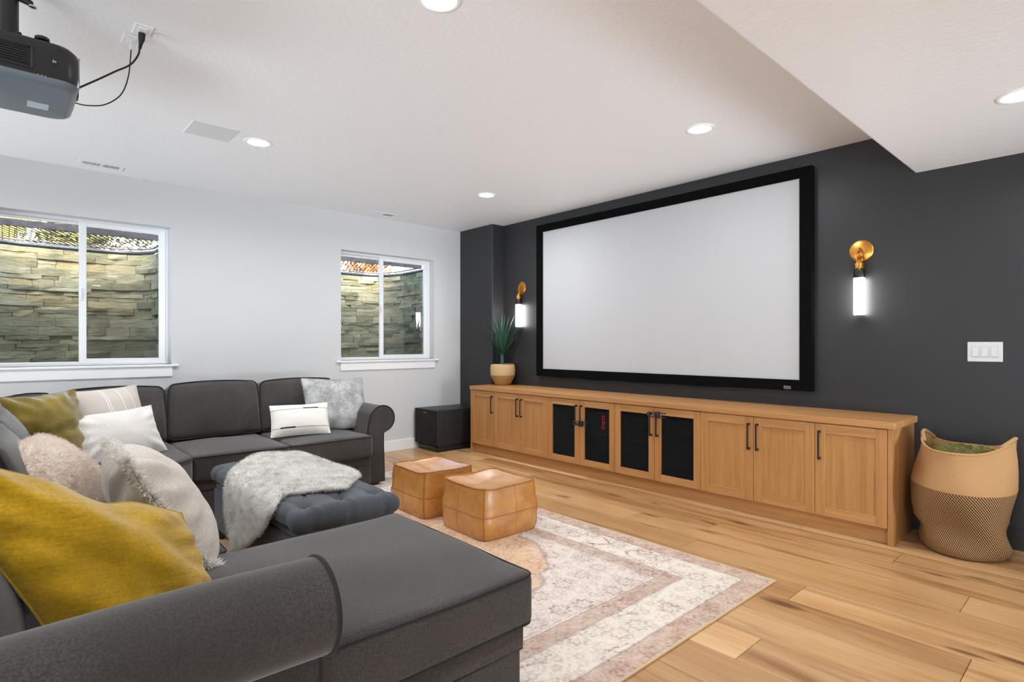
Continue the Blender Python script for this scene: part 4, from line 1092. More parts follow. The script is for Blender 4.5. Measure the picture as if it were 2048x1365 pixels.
wb_ = poly_part('base', wbp, 0.012, 0.292, 0.012); fold([(0.983, 4.452), (0.642, 4.084)], 0.215, wb_)
MB().rbox(-0.50, 0.985, 5.37, YB, 0.05, 0.775, r=0.05, seg=4).build('back_frame', 'sofa', sofa, smooth=True, angle=60)
back_cushion(0.66, 0.44, 0.19, (0.640, 5.245, 0.478), 0, R(10), 8.5); back_cushion(0.64, 0.44, 0.20, (-0.02, 4.65, 0.478), R(90), R(14), 11.5)
back_cushion(0.42, 0.42, 0.18, (0.12, 5.16, 0.478), R(45), R(10), 13.0)
# left run
for (a, b, s_) in ((2.335, 3.185, 3.0), (3.195, 4.045, 4.0)):
    q = base_block(-0.48, 0.600, a, b); seat(0.0, 0.645, a + 0.002, b - 0.002, seed=s_)
    back_cushion(b - a - 0.02, 0.475, 0.22, (0.055, (a + b) / 2, 0.478), R(90), R(21), s_ * 3)
MB().rbox(-0.50, -0.33, 1.53, YB, 0.05, 0.78, r=0.05, seg=4).build('back_frame', 'sofa', sofa, smooth=True, angle=60)
# chaise
q = base_block(-0.48, 1.332, 1.425, 2.290, 0.292)
fold([(0.60, 1.424), (1.333, 1.424), (1.333, 2.28)], 0.212, q)
MB().rbox(0.602, 1.338, 1.418, 2.296, 0.214, 0.291, r=0.008, seg=3).build('base_band', 'sofa', sofa, smooth=True, angle=50)
seat(-0.02, 1.368, 1.394, 2.312, 0.292, 0.478, 0.030, seed=6.0)
back_cushion(0.74, 0.44, 0.22, (-0.06, 1.925, 0.480), R(90), R(22), 21.0)

# ================================================================== PILLOWS
MT['mustard'] = fabric('mustard_velvet', (182, 144, 24), 0.14, 260, 0.35, 0.45, 5.0, slub=((6, 170, 60), (118, 92, 10), 0.35))
MT['olive'] = fabric('olive_velvet', (120, 102, 34), 0.2, 260, 0.3, 0.9, 8.0)
MT['cream_cot'] = fabric('cream_cotton', (214, 206, 198), 0.04, 380, 0.2, 0.15)
MT['white_cot'] = fabric('white_cotton', (226, 220, 214), 0.03, 380, 0.25, 0.15)
MT['fringe'] = fabric('fringe_yarn', (250, 247, 242), 0.02, 200, 0.1, 0.0)
MT['grey_fur'] = fur_mat('grey_faux_fur', (160, 158, 156), (216, 216, 216), 9.0)
MT['beige_fur'] = fur_mat('beige_faux_fur', (226, 210, 196), (240, 230, 220), 5.0, c3=(176, 148, 122))
MT['throw'] = fur_mat('throw_faux_fur', (214, 211, 206), (238, 236, 232), 16.0, c3=(164, 158, 152))
# striped cream and woven lumbar: flat woven lines in the cloth
n = NT('cream_striped_linen', 0.95, 0, 0.15); p = n.sep(n.obj())
ln_ = n.math('ADD', n.math('ADD', n.math('LESS_THAN', n.math('ABSOLUTE', n.math('SUBTRACT', p[0], -0.072)), 0.0022), n.math('LESS_THAN', n.math('ABSOLUTE', n.math('SUBTRACT', p[0], -0.056)), 0.0022)),
            n.math('ADD', n.math('LESS_THAN', n.math('ABSOLUTE', n.math('SUBTRACT', p[0], 0.040)), 0.002), n.math('LESS_THAN', n.math('ABSOLUTE', n.math('SUBTRACT', p[0], 0.120)), 0.002)), clamp=True)
n.col(n.mix(ln_, n.mix(n.noise(n.obj(), 6, 3), lin((186, 176, 168)), lin((206, 198, 190))), lin((236, 232, 226)))); n.bump(n.noise(n.obj(), 380, 2), 0.2, 0.002); MT['stripe_linen'] = n.m
n = NT('woven_lumbar', 0.95, 0, 0.15); p = n.sep(n.obj())
l1 = n.math('LESS_THAN', n.math('ABSOLUTE', n.math('SUBTRACT', p[1], 0.083)), 0.0018); l2 = n.math('LESS_THAN', n.math('ABSOLUTE', n.math('ADD', p[1], 0.078)), 0.0018)
t1 = n.math('MULTIPLY', n.math('LESS_THAN', n.math('ABSOLUTE', n.math('SUBTRACT', p[1], 0.086)), 0.006), n.math('LESS_THAN', n.math('ABSOLUTE', n.math('SUBTRACT', p[0], 0.085)), 0.062))
t2 = n.math('MULTIPLY', n.math('LESS_THAN', n.math('ABSOLUTE', n.math('ADD', p[1], 0.076)), 0.006), n.math('LESS_THAN', n.math('ABSOLUTE', n.math('ADD', p[0], 0.105)), 0.058))
ms = n.math('ADD', n.math('ADD', l1, l2), n.math('ADD', t1, t2), clamp=True)
n.col(n.mix(ms, n.mix(n.noise(n.map(n.obj(), scale=(20, 160, 60)), 1, 2), lin((226, 220, 212)), lin((242, 238, 232))), lin((44, 42, 42)))); n.bump(n.noise(n.map(n.obj(), scale=(120, 420, 120)), 1, 2), 0.4, 0.003); MT['woven_lumbar'] = n.m

def pillow(label, w_, h_, t_, center, wd, hd, mat, pinch=0.07, wr=0.012, seed=1.0, n=30, fn=None, seam=None, seam_r=0.004, zmin=None, corner=0.0, corners=None):
    """w_ along wd, h_ along hd, thickness along the normal; the thing's frame sits at the pillow's middle"""
    r = thing('throw_pillow', label, 'pillow', (0, 0, 0)); r.matrix_basis = Matrix.Translation(Vector(center)) @ rmat(wd, hd)
    inv = r.matrix_basis.inverted()
    Cn = [inv @ Vector(c) for c in corners] if corners else None      # BL, BR, TR, TL of a slumped pillow
    def pt(u, v, s):
        x = w_ / 2 * u * (1 - pinch * (1 - v * v)); y = h_ / 2 * v * (1 - pinch * (1 - u * u))
        e = max(0, 1 - abs(u) ** 2.6) ** 0.62 * max(0, 1 - abs(v) ** 2.6) ** 0.62
        z = s * t_ / 2 * e
        q = Vector((x, y, z)); am = min(1, 3 * e)
        dirn = math.atan2(v, u); rad = math.hypot(u, v)
        z += wr * am * (0.7 * fbm(q, 7, seed + s) + 0.5 * fbm(q, 16, seed + 5 + s)) + corner * am * math.sin(dirn * 14 + seed) * max(0, rad - 0.55)
        x += wr * 0.5 * fbm(q, 6, seed + 11); y += wr * 0.5 * fbm(q, 6, seed + 17)
        p = Vector((x, y, z))
        if Cn:
            a, b = (x / (w_ / 2) + 1) / 2, (y / (h_ / 2) + 1) / 2
            g = Cn[0] * (1 - a) * (1 - b) + Cn[1] * a * (1 - b) + Cn[2] * a * b + Cn[3] * (1 - a) * b
            p = g + Vector((0, 0, z))
        if fn: p = fn(p, u, v, s)
        if zmin is not None:
            g = r.matrix_basis @ p
            if g.z < zmin: g.z = zmin + (g.z - zmin) * 0.12; p = inv @ g
        return p
    par = [math.sin(math.pi / 2 * (-1 + 2 * i / n)) for i in range(n + 1)]
    m = MB(); idx = {}
    for s in (1, -1):
        for j in range(n + 1):
            for i in range(n + 1):
                if s < 0 and (i in (0, n) or j in (0, n)): idx[(s, i, j)] = idx[(1, i, j)]; continue
                idx[(s, i, j)] = len(m.v); m.v.append(tuple(pt(par[i], par[j], s)))
        for j in range(n):
            for i in range(n):
                q = (idx[(s, i, j)], idx[(s, i + 1, j)], idx[(s, i + 1, j + 1)], idx[(s, i, j + 1)])
                m.f.append(q if s > 0 else tuple(reversed(q)))
    cov = m.build('pillow_cover', mat, r, smooth=True, local=True)
    edge = [pt(par[i], -1, 1) for i in range(n)] + [pt(1, par[i], 1) for i in range(n)] + [pt(-par[i], 1, 1) for i in range(n)] + [pt(-1, -par[i], 1) for i in range(n)]
    if seam: MB().tube(edge, seam_r, 6, closed=True).build('seam', seam, r, smooth=True, local=True)
    return r, cov, edge, pt

pillow('mustard yellow velvet pillow propped behind the rolled chaise arm', 0.58, 0.50, 0.22, (0.23, 1.86, 0.68), (0.88, 0.42, -0.22), (-0.10, 0.20, 0.90), 'mustard', 0.02, 0.016, 2.0, 44,
       fn=lambda p, u, v, s: p + Vector((0, -0.030 * math.exp(-((u - 0.22) / 0.20) ** 2) * max(0, v) ** 3, s * 0.012 * math.sin(5 * u + 4 * v + 1.2) * (1 - u * u) * (1 - v * v))), seam='mustard', seam_r=0.0035, zmin=0.492, corner=0.016,
       corners=[(0.14, 1.67, 0.47), (0.485, 1.915, 0.47), (0.425, 2.03, 0.725), (-0.17, 1.85, 1.04)])
# cream pillow with a shaggy fringe seam
r, cov, edge, pt = pillow('cream cotton pillow with a shaggy fringe seam beside the mustard pillow', 0.48, 0.50, 0.25, (0.425, 2.37, 0.675), (0.03, 1.0, 0.0), (-0.52, 0.03, 0.85), 'cream_cot', 0.03, 0.010, 6.0, 34, corner=0.03, zmin=0.494)
rg = np.random.default_rng(3); V = []
E_ = np.array([tuple(p) for p in edge]); ne = len(E_)
for k in range(14000):
    i = rg.integers(0, ne); t = rg.random(); a = E_[i] * (1 - t) + E_[(i + 1) % ne] * t
    out = a.copy(); out[2] = 0; out /= (np.linalg.norm(out) + 1e-6); d = out * 0.8 + rg.normal(0, 0.75, 3); d /= np.linalg.norm(d)
    s_ = np.cross(d, rg.normal(0, 1, 3)); s_ /= np.linalg.norm(s_); L_ = 0.036 * (0.4 + 0.7 * rg.random())
    V += [a - s_ * 0.0032, a + s_ * 0.0032, a + d * L_]
tri_object('fringe', np.array(V), 'fringe', r, label='shaggy cream yarn fringe')
def furry(label, *a, mat, count, length, **k):
    r, cov, edge, pt = pillow(label, *a, mat, **k)
    tri_object('fur', strands(cov, count, length, 0.0011, seed=int(k.get('seed', 1)), droop=0.55, comb=(0.25, -0.5, 0)), mat, r)
    return r
furry('beige faux fur pillow behind the mustard pillow', 0.54, 0.54, 0.26, (0.165, 2.66, 0.680), (0.34, 0.94, 0.0), (-0.56, 0.10, 0.80), mat='beige_fur', count=42000, length=0.013, pinch=0.02, wr=0.010, seed=9.0, n=30, zmin=0.495)
pillow('olive velvet pillow slumped in the corner of the sofa', 0.46, 0.48, 0.19, (0.225, 4.50, 0.742), (0.80, 0.60, 0.05), (-0.32, 0.22, 0.90), 'olive', 0.10, 0.022, 12.0, 34,
       fn=lambda p, u, v, s: p + Vector((0.05 * math.exp(-((v + 0.25) / 0.2) ** 2) * (u < 0) * -u, 0, -s * 0.03 * math.exp(-((v + 0.2) / 0.10) ** 2))), seam='olive', zmin=0.494, corner=0.02)
pillow('cream pillow with thin white stripes behind the white lumbar pillow', 0.49, 0.46, 0.18, (0.595, 4.955, 0.735), (0.86, 0.50, 0.03), (-0.22, 0.30, 0.90), 'stripe_linen', 0.07, 0.010, 15.0, 30, seam='stripe_linen', zmin=0.494)
pillow('plain white lumbar pillow on the corner seat', 0.62, 0.35, 0.17, (0.580, 4.640, 0.645), (0.864, 0.504, 0.03), (-0.20, 0.34, 0.90), 'white_cot', 0.06, 0.012, 18.0, 30, seam='white_cot', zmin=0.496, corner=0.02)
furry('grey faux fur square pillow against the far rolled arm', 0.58, 0.52, 0.17, (2.275, 4.935, 0.722), (0.97, -0.12, -0.03), (0.30, 0.42, 0.80), mat='grey_fur', count=42000, length=0.012, pinch=0.085, wr=0.008, seed=23.0, n=30, zmin=0.50)
pillow('white woven lumbar pillow with black stitched lines on the end seat', 0.47, 0.275, 0.13, (1.865, 4.735, 0.628), (0.97, -0.24, 0.015), (0.10, 0.40, 0.90), 'woven_lumbar', 0.05, 0.007, 26.0, 28, seam='woven_lumbar', seam_r=0.003, zmin=0.498)

# ================================================================== OTTOMAN
ot = thing('tufted_ottoman', 'slate grey tufted storage ottoman in front of the sofa', 'ottoman', (1.275, 3.30, 0))
OX0, OX1, OY0, OY1 = 0.995, 1.555, 2.585, 4.015
MB().rbox(OX0 + 0.018, OX1 - 0.018, OY0 + 0.018, OY1 - 0.018, 0.085, 0.335, r=0.008, seg=3).build('storage_box', 'otto', ot, smooth=True, angle=50)
MB().rbox(OX0 + 0.028, OX1 - 0.028, OY0 + 0.028, OY1 - 0.028, 0.340, 0.392, r=0.006, seg=2).build('lid', 'otto', ot, smooth=True, angle=50)
dots = []
for j in range(6):
    for i in range(3 if j % 2 == 0 else 2):
        xx = OX0 + (0.095 if j % 2 == 0 else 0.1875) + i * 0.185; dots.append((xx, OY0 + 0.13 + j * 0.234))
def tuft_z(x, y):
    z = 0.0
    for (a, b) in dots:
        d = math.hypot(x - a, y - b); z -= 0.040 * math.exp(-(d / 0.028) ** 2) + 0.014 * math.exp(-(d / 0.075) ** 2)
    # pleats joining neighbouring tufts along the diagonals
    for sg in (1, -1):
        t = ((x - dots[0][0]) / 0.0925 + sg * (y - dots[0][1]) / 0.234) / 2
        f = abs(t - round(t)); z -= 0.011 * math.exp(-(f / 0.040) ** 2)
    return z
def cush(p, X, Y, Z):
    q = p.copy()
    ins = max(0, 1 - abs(X) ** 8) * max(0, 1 - abs(Y) ** 14)
    if Z > 0: q.z += Z * (0.018 * (1 - X * X) + tuft_z(p.x, p.y) * ins)
    # pleats round the sides
    s_ = math.cos(2 * math.pi * (p.y - OY0 - 0.13) / 0.468) ** 16 if abs(X) > 0.85 else 0
    s2 = math.cos(math.pi * (p.x - OX0 - 0.095) / 0.185) ** 16 if abs(Y) > 0.94 else 0
    q.x -= 0.012 * s_ * X; q.y -= 0.012 * s2 * Y
    return q
m = MB().rbox(OX0 - 0.006, OX1 + 0.006, OY0 - 0.006, OY1 + 0.006, 0.378, 0.478, r=0.048, seg=60, fn=cush, arc=5)
m.build('tufted_cushion', 'otto', ot, smooth=True)
for (a, b) in dots:
    MB().lathe([(0.0005, 0.006), (0.006, 0.005), (0.010, 0.001), (0.008, -0.006)], 12, (a, b, 0.478 + 0.018 * (1 - ((a - 1.275) / 0.286) ** 2) - 0.050)).build('button', 'otto', ot, smooth=True)
for (a, b) in ((OX0 + 0.055, OY0 + 0.055), (OX1 - 0.055, OY0 + 0.055), (OX0 + 0.055, OY1 - 0.055), (OX1 - 0.055, OY1 - 0.055)):
    MB().lathe([(0.020, 0.0078), (0.030, 0.088)], 4, (a, b, 0)).build('leg', 'footwood', ot)
# throw draped over the ottoman: laid out flat, then bent over the left edge
poly = [(1.590, 3.93), (1.600, 3.50), (1.600, 3.14), (1.47, 2.95), (1.33, 2.77), (1.20, 2.83), (1.08, 2.90), (0.97, 2.80), (0.83, 2.93), (0.62, 3.36), (0.80, 3.47), (0.97, 3.56), (1.05, 3.72), (1.15, 3.86), (1.30, 4.01), (1.45, 3.98)]
bnd = []
for i in range(len(poly)):
    p0, p1, p2, p3 = [Vector((*poly[(i + k - 1) % len(poly)], 0)) for k in range(4)]
    for j in range(8):
        t = j / 8; a = 0.5 * ((2 * p1) + (p2 - p0) * t + (2 * p0 - 5 * p1 + 4 * p2 - p3) * t * t + (3 * p1 - p0 - 3 * p2 + p3) * t ** 3)
        bnd.append(a.lerp(p1.lerp(p2, t), 0.45))
cen = Vector((1.18, 3.36, 0)); XE = 1.035; RB = 0.060
def drape(x, y, lift):
    zt = 0.478 + 0.018 * (1 - min(1, abs((x - 1.275) / 0.29)) ** 2) + 0.006 + lift + 0.012 * fbm((x, y, 0), 5, 3) + 0.005 * fbm((x, y, 0), 14, 7)
    if x >= XE:
        xr = 1.51                                # the right side rolls over the far edge a little
        if x > xr: zt -= (x - xr) ** 2 * 2.2
        return (x, y, zt)
    s = XE - x; q = math.pi / 2 * RB; zt0 = 0.478 + 0.010 + lift
    if s < q:
        a = s / RB; return (XE - (RB + lift) * math.sin(a), y, zt0 - RB * (1 - math.cos(a)) + lift * (math.cos(a) - 1) + 0.006 * fbm((x, y, 0), 5, 3))
    out = 0.014 * math.sin(y * 21 + 1.0) * min(1, (s - q) / 0.12) + 0.008 * fbm((x, y, 0), 9, 5)
    return (XE - RB - lift - 0.004 - abs(out) * 0.9, y, zt0 - RB - lift - (s - q))
m = MB(); NB = len(bnd); NRr = 26
for layer, lift in ((0, 0.026), (1, 0.003)):
    for k in range(1, NRr + 1):
        for b in bnd:
            t = k / NRr; p = cen.lerp(b, t); l_ = lift
            if layer == 0 and t > 0.93: l_ = lift - 0.012 * ((t - 0.93) / 0.07) ** 2
            m.v.append(drape(p.x, p.y, l_))
off = NB * NRr
for layer in (0, 1):
    for k in range(NRr - 1):
        for i in range(NB):
            j = (i + 1) % NB; q = (layer * off + k * NB + i, layer * off + k * NB + j, layer * off + (k + 1) * NB + j, layer * off + (k + 1) * NB + i)
            m.f.append(tuple(reversed(q)) if layer == 0 else q)
for i in range(NB):
    j = (i + 1) % NB; m.f.append((off - NB + i, off - NB + j, 2 * off - NB + j, 2 * off - NB + i))
m.f.append(tuple(range(NB))); m.f.append(tuple(range(off + NB - 1, off - 1, -1)))
th = thing('throw_blanket', 'grey white faux fur throw draped over the tufted ottoman', 'blanket', (1.2, 3.4, 0.5))
tb = m.build('blanket_cloth', 'throw', th, smooth=True)
bmx = bmesh.new(); bmx.from_mesh(tb.data); bmesh.ops.recalc_face_normals(bmx, faces=bmx.faces); bmx.to_mesh(tb.data); bmx.free()
tri_object('fur', strands(tb, 80000, 0.014, 0.0011, seed=5, droop=0.6, comb=(-0.5, -0.2, -0.1)), 'throw', th)

# ================================================================== LEATHER POUFS
n = NT('tan_leather', 0.34, 0, 0.5)
f = n.noise(n.obj(), 7, 5, 0.6); g = n.noise(n.obj(), 45, 4, 0.65)
c = n.ramp(n.math('ADD', n.math('MULTIPLY', f, 0.6), n.math('MULTIPLY', g, 0.4)), [(0.30, (160, 100, 32)), (0.5, (188, 126, 46)), (0.7, (204, 144, 66))])
n.col(c); n.p.inputs['Coat Weight'].default_value = 1.0; n.p.inputs['Coat Roughness'].default_value = 0.40; n.p.inputs['Coat IOR'].default_value = 1.8
n.set(n.p.inputs['Roughness'], n.ramp(n.noise(n.obj(), 12, 3), [(0.3, 0.26), (0.7, 0.42)]))
n.bump(n.math('ADD', n.noise(n.obj(), 9, 4, 0.5), n.math('MULTIPLY', n.voronoi(n.obj(), 170), 0.10)), 0.45, 0.012); MT['leather'] = n.m
MT['stitch'] = plain('leather_seam', (164, 106, 46), 0.5)
def pouf(x0, x1, y0, y1, h_, label, seed, rz):
    r = thing('leather_pouf', label, 'pouf', ((x0 + x1) / 2, (y0 + y1) / 2, 0.0078), rz, 'tan leather poufs')
    hx, hy = (x1 - x0) / 2 * 1.035, (y1 - y0) / 2 * 1.035
    def S_(X, Y, Z):
        """point of the slumped cube surface"""
        ex, ey, ez = 1 - X * X, 1 - Y * Y, 1 - Z * Z
        bul = 1 + 0.050 * ez * (1.0 + 0.35 * -Z)
        x = hx * X * (bul * (1 + 0.03 * ey) if True else 1); y = hy * Y * (bul * (1 + 0.03 * ex))
        x *= (0.975 + 0.025 * Y * Y) * (1.0 - 0.018 * Z); y *= (0.975 + 0.025 * X * X) * (1.0 - 0.018 * Z)
        z = h_ / 2 * (1 + Z)
        if Z > 0:
            z -= Z ** 3 * (0.016 * (ex + ey) * 0.5 + 0.036 * (ex * ey) ** 0.8)
            z += Z ** 3 * (0.008 * fbm((X, Y, seed), 1.4) + 0.010 * fbm((X, Y, seed), 3.0) * ex * ey)
        k = 0.004 * fbm((X * 1.3, Y * 1.3, Z * 1.3 + seed), 1.6); k2 = 0.004 * fbm((X * 1.0, Y * 1.0, Z * 2.6 + seed), 2.6) * (1 if Z < 0.2 else 0.4)
        x += (k + k2) * X; y += (k + k2) * Y
        rd = (abs(X) ** 9 + abs(Y) ** 9) ** (1 / 9.0); rd = 1 / rd if rd > 1 else 1.0; rd *= 1 - 0.035 * max(0.0, -Z - 0.72) / 0.28
        x *= rd; y *= rd
        return Vector((x, y, max(z, 0.0)))
    N = 22; par = [math.sin(math.pi / 2 * (-1 + 2 * i / N)) * 0.25 + (-1 + 2 * i / N) * 0.75 for i in range(N + 1)]
    m = MB(); idx = {}
    for k in range(3):
        a, b = (k + 1) % 3, (k + 2) % 3
        for sg in (-1, 1):
            for i in range(N):
                for j in range(N):
                    quad = []
                    for (ii, jj) in ((i, j), (i + 1, j), (i + 1, j + 1), (i, j + 1)):
                        p = [0, 0, 0]; p[k] = sg; p[a] = par[ii]; p[b] = par[jj]; key = tuple(round(q, 5) for q in p)
                        if key not in idx: idx[key] = len(m.v); m.v.append(tuple(S_(*p)))
                        quad.append(idx[key])
                    m.f.append(tuple(quad) if sg > 0 else tuple(reversed(quad)))
    body = m.build('leather_body', 'leather', r, smooth=True, angle=80, local=True)
    T = np.linspace(-1, 1, 41)
    def seam(pts, rad, name='seam'):
        jit = [p + Vector((fbm(p, 60, seed), fbm(p, 60, seed + 3), fbm(p, 60, seed + 6))) * 0.002 for p in pts]
        MB().tube(jit, rad, 6).build(name, 'stitch', r, smooth=True, local=True)
    for sg in (-1, 1):
        seam([S_(t, sg, 1) for t in T], 0.0058, 'edge_seam'); seam([S_(sg, t, 1) for t in T], 0.0058, 'edge_seam')
        for s2 in (-1, 1): seam([S_(sg, s2, t) for t in T], 0.0050, 'edge_seam')
        seam([S_(t, sg, -0.08) for t in T], 0.0022); seam([S_(sg, t, -0.08) for t in T], 0.0022)
        seam([S_(t, sg, -0.12) for t in T], 0.0014); seam([S_(sg, t, -0.12) for t in T], 0.0014)
        seam([S_(0.12, sg, t) for t in T], 0.0014); seam([S_(sg, 0.12, t) for t in T], 0.0014)
    return r
pouf(2.262, 2.712, 2.755, 3.215, 0.335, 'tan leather pouf nearer the viewer, standing clear on the rug', 1.0, R(-1.5))
pouf(2.238, 2.672, 3.400, 3.870, 0.335, 'tan leather pouf behind the nearer one, towards the subwoofer', 7.0, R(-2.0))

# ================================================================== PROJECTOR
MT['proj'] = plain('projector_black', (30, 29, 30), 0.38)
MT['proj_low'] = plain('projector_underside', (104, 116, 126), 0.32, 0.0, 0.6)
pj = thing('projector', 'black ceiling mounted projector at the top left with grey underside', 'projector', (0.0, 3.065, 2.285))
PX0, PX1, PY0, PY1 = -0.27, 0.232, 2.835, 3.30
def plan(x0, x1, y0, y1, r_, n_=6): return [(p[0], p[1]) for p in rrect(x0, x1, y0, y1, r_, 0, n_)]
def loft(rings):
    m = MB(); k = len(rings[0][0])
    for pts, z in rings: m.v += [(p[0], p[1], z) for p in pts]
    for i in range(len(rings) - 1):
        for j in range(k): m.f.append((i * k + j, i * k + (j + 1) % k, (i + 1) * k + (j + 1) % k, (i + 1) * k + j))
    m.f.append(tuple(range(k - 1, -1, -1))); m.f.append(tuple((len(rings) - 1) * k + j for j in range(k))); return m
def inset(d, r_): return plan(PX0 + d, PX1 - d, PY0 + d, PY1 - d, r_)
loft([(inset(0.004, 0.06), 2.304), (inset(0.0, 0.06), 2.325), (inset(0.0, 0.06), 2.390), (inset(0.006, 0.06), 2.430), (inset(0.02, 0.06), 2.448), (inset(0.04, 0.06), 2.4515)]).build('housing', 'proj', pj, smooth=True, angle=40)
uc = loft([(inset(0.030, 0.07), 2.280), (inset(0.014, 0.07), 2.285), (inset(0.005, 0.065), 2.296), (inset(0.003, 0.06), 2.305)]).build('underside_cover', 'proj_low', pj, smooth=True, angle=40)
m = MB().box(0.075, 0.145, 3.09, 3.165, 2.2785, 2.2802); m.build('rating_label', plain('silver_label', (176, 190, 200), 0.5), uc)
# side intake grille: recess frame and slats
gx0, gx1 = -0.235, 0.075
MB().box(gx0, gx1, PY0 - 0.0015, PY0 + 0.002, 2.333, 2.400).build('intake_recess', 'black', pj)
for k in range(7):
    z = 2.338 + k * 0.0095
    MB().box(gx0 + 0.006, gx1 - 0.006, PY0 - 0.006, PY0 - 0.001, z, z + 0.0042).build('intake_slat', 'proj', pj)
frame_rect(MB(), gx0 - 0.012, gx1 + 0.012, 2.322, 2.410, 0.008, PY0 - 0.004, PY0 + 0.002).build('intake_frame', 'proj', pj, bevel=0.002)
sq = MB().box(0.140, 0.158, PY0 - 0.001, PY0 + 0.001, 2.352, 2.382).build('side_badge', 'black', pj)
m = MB().box(0.1435, 0.1545, PY0 - 0.0016, PY0 - 0.001, 2.370, 2.373).box(0.1435, 0.147, PY0 - 0.0016, PY0 - 0.001, 2.364, 2.376).box(0.150, 0.1545, PY0 - 0.0016, PY0 - 0.001, 2.366, 2.369)
m.build('badge_print', 'chrome', sq)
for k in range(3): MB().box(0.100 + k * 0.011, 0.1015 + k * 0.011, PY0 + 0.0005, PY0 + 0.006, 2.299, 2.309).build('indicator_line', 'chrome', pj)
# front face with lens, grey trim loop
pts = []
for p in rrect(PY0 + 0.035, PY1 - 0.03, 2.322, 2.432, 0.04, 0, 6): pts.append((PX1 + 0.004 - 0.012 * abs((p[0] - 3.067) / 0.22) ** 3, p[0], p[1]))
MB().tube(pts, 0.0035, 6, closed=True).build('front_trim', plain('grey_trim', (150, 150, 150), 0.4), pj, smooth=True)
ln = MB().lathe([(0.0005, 0.010), (0.040, 0.006), (0.046, 0.012), (0.050, 0.0)], 28).map(lambda p: (PX1 + p.z, 3.11 + p.x, 2.378 + p.y)).build('lens', plain('lens_glass', (8, 8, 14), 0.05), pj, smooth=True)
# levelling feet pointing up (the unit hangs upside down), mount
MB().lathe([(0.012, 0.0), (0.012, 0.022), (0.024, 0.024), (0.024, 0.034), (0.020, 0.037)], 20, (0.115, 2.90, 2.442)).build('levelling_foot', 'proj', pj, smooth=True, angle=40)
MB().lathe([(0.007, 0.0), (0.007, 0.012), (0.009, 0.013), (0.009, 0.018)], 14, (0.045, 2.885, 2.448)).build('screw_cap', 'proj', pj, smooth=True, angle=40)
mt_ = thing('projector_mount', 'black ceiling mount pole holding the projector', 'mount', (0.018, 3.02, CH))
MB().lathe([(0.030, 0), (0.030, CH - 2.47 - 0.005)], 24, (0.018, 3.02, 2.47)).build('pole', 'proj', mt_, smooth=True, angle=40)
MB().lathe([(0.085, 0), (0.085, 0.006), (0.03, 0.012)], 28, (0.018, 3.02, CH - 0.0125)).map(lambda p: (p.x, p.y, 2 * (CH - 0.006) - p.z)).build('ceiling_plate', 'proj', mt_, smooth=True, angle=40)
MB().rbox(-0.09, 0.085, 2.93, 3.11, 2.4545, 2.472, r=0.006, seg=2).build('bracket_plate', 'proj', mt_)
m = MB()
for a in (R(-20), R(70), R(160), R(250)):
    c_, s_ = math.cos(a), math.sin(a); m.tube([(0.018, 3.02, 2.465), (0.018 + 0.14 * c_, 3.02 + 0.14 * s_, 2.4615)], 0.007, 6)
m.build('spider_arms', 'proj', mt_, smooth=True, angle=50)
m = MB(); m.tube([(0.03, 3.02, 2.665), (0.085, 2.99, 2.640)], 0.012, 10); m.build('clamp_arm', 'proj', mt_, smooth=True, angle=50)
MB().lathe([(0.006, 0), (0.014, 0.003), (0.014, 0.009), (0.005, 0.011)], 16, (0.088, 2.988, 2.622)).build('clamp_screw', 'chrome', mt_, smooth=True, angle=40)
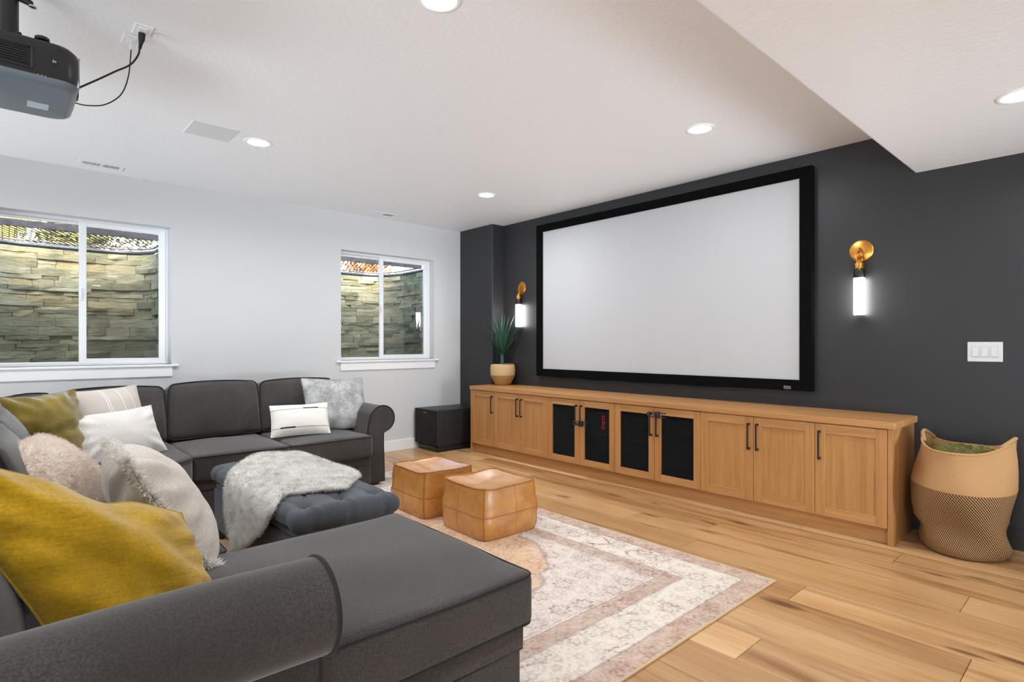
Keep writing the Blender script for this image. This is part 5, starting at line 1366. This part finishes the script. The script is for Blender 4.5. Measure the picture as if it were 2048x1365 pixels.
# ceiling power and data plates with plugs, cables
def ceil_plate(name, x, y, w_, h_, label, cat):
    r = thing(name, label, cat, (x, y, CH)); MB().rbox(x - w_ / 2, x + w_ / 2, y - h_ / 2, y + h_ / 2, CH - 0.006, CH, r=0.003, seg=1).build('cover_plate', 'vinyl', r)
    MB().rbox(x - w_ * 0.24, x + w_ * 0.24, y - h_ * 0.3, y + h_ * 0.3, CH - 0.009, CH - 0.005, r=0.002, seg=1).build('receptacle', 'trim', r); return r
ceil_plate('power_outlet', 0.487, 3.13, 0.074, 0.118, 'white ceiling outlet with a black plug above the projector cables', 'outlet')
ceil_plate('data_plate', 0.462, 3.262, 0.074, 0.118, 'white ceiling data plate next to the ceiling outlet', 'outlet')
def smooth_path(P, k=8):
    P = [Vector(p) for p in P]; out = []
    for i in range(len(P) - 1):
        p0, p1, p2, p3 = P[max(i - 1, 0)], P[i], P[i + 1], P[min(i + 2, len(P) - 1)]
        for j in range(k):
            t = j / k; out.append(0.5 * ((2 * p1) + (p2 - p0) * t + (2 * p0 - 5 * p1 + 4 * p2 - p3) * t * t + (3 * p1 - p0 - 3 * p2 + p3) * t ** 3))
    out.append(P[-1]); return out
MT['cable'] = plain('cable_black', (18, 18, 18), 0.5)
cb = thing('power_cable', 'thick black power cable from projector to ceiling plug', 'cable', (0.24, 3.2, 2.4))
MB().tube(smooth_path([(0.2375, 3.2, 2.405), (0.262, 3.20, 2.430), (0.33, 3.205, 2.49), (0.39, 3.21, 2.545), (0.45, 3.22, 2.60), (0.478, 3.20, 2.645), (0.482, 3.17, 2.672)]), 0.0042, 8).build('cord', 'cable', cb, smooth=True)
MB().tube([(0.482, 3.17, 2.668), (0.484, 3.158, 2.69), (0.486, 3.148, 2.706), (0.487, 3.145, 2.732)], [0.006, 0.009, 0.014, 0.015], 10).build('plug', 'cable', cb, smooth=True, angle=50)
cb = thing('data_cable', 'thin black data cable hanging in a loop beside the power cable', 'cable', (0.24, 3.2, 2.36))
MB().tube(smooth_path([(0.2375, 3.2, 2.352), (0.28, 3.2, 2.352), (0.35, 3.21, 2.378), (0.415, 3.23, 2.45), (0.447, 3.25, 2.55), (0.458, 3.258, 2.66), (0.460, 3.26, 2.70)]), 0.0028, 8).build('cord', 'cable', cb, smooth=True)
MB().tube([(0.460, 3.26, 2.69), (0.461, 3.261, 2.735)], [0.007, 0.007], 8).build('plug', 'vinyl', cb, smooth=True, angle=50)
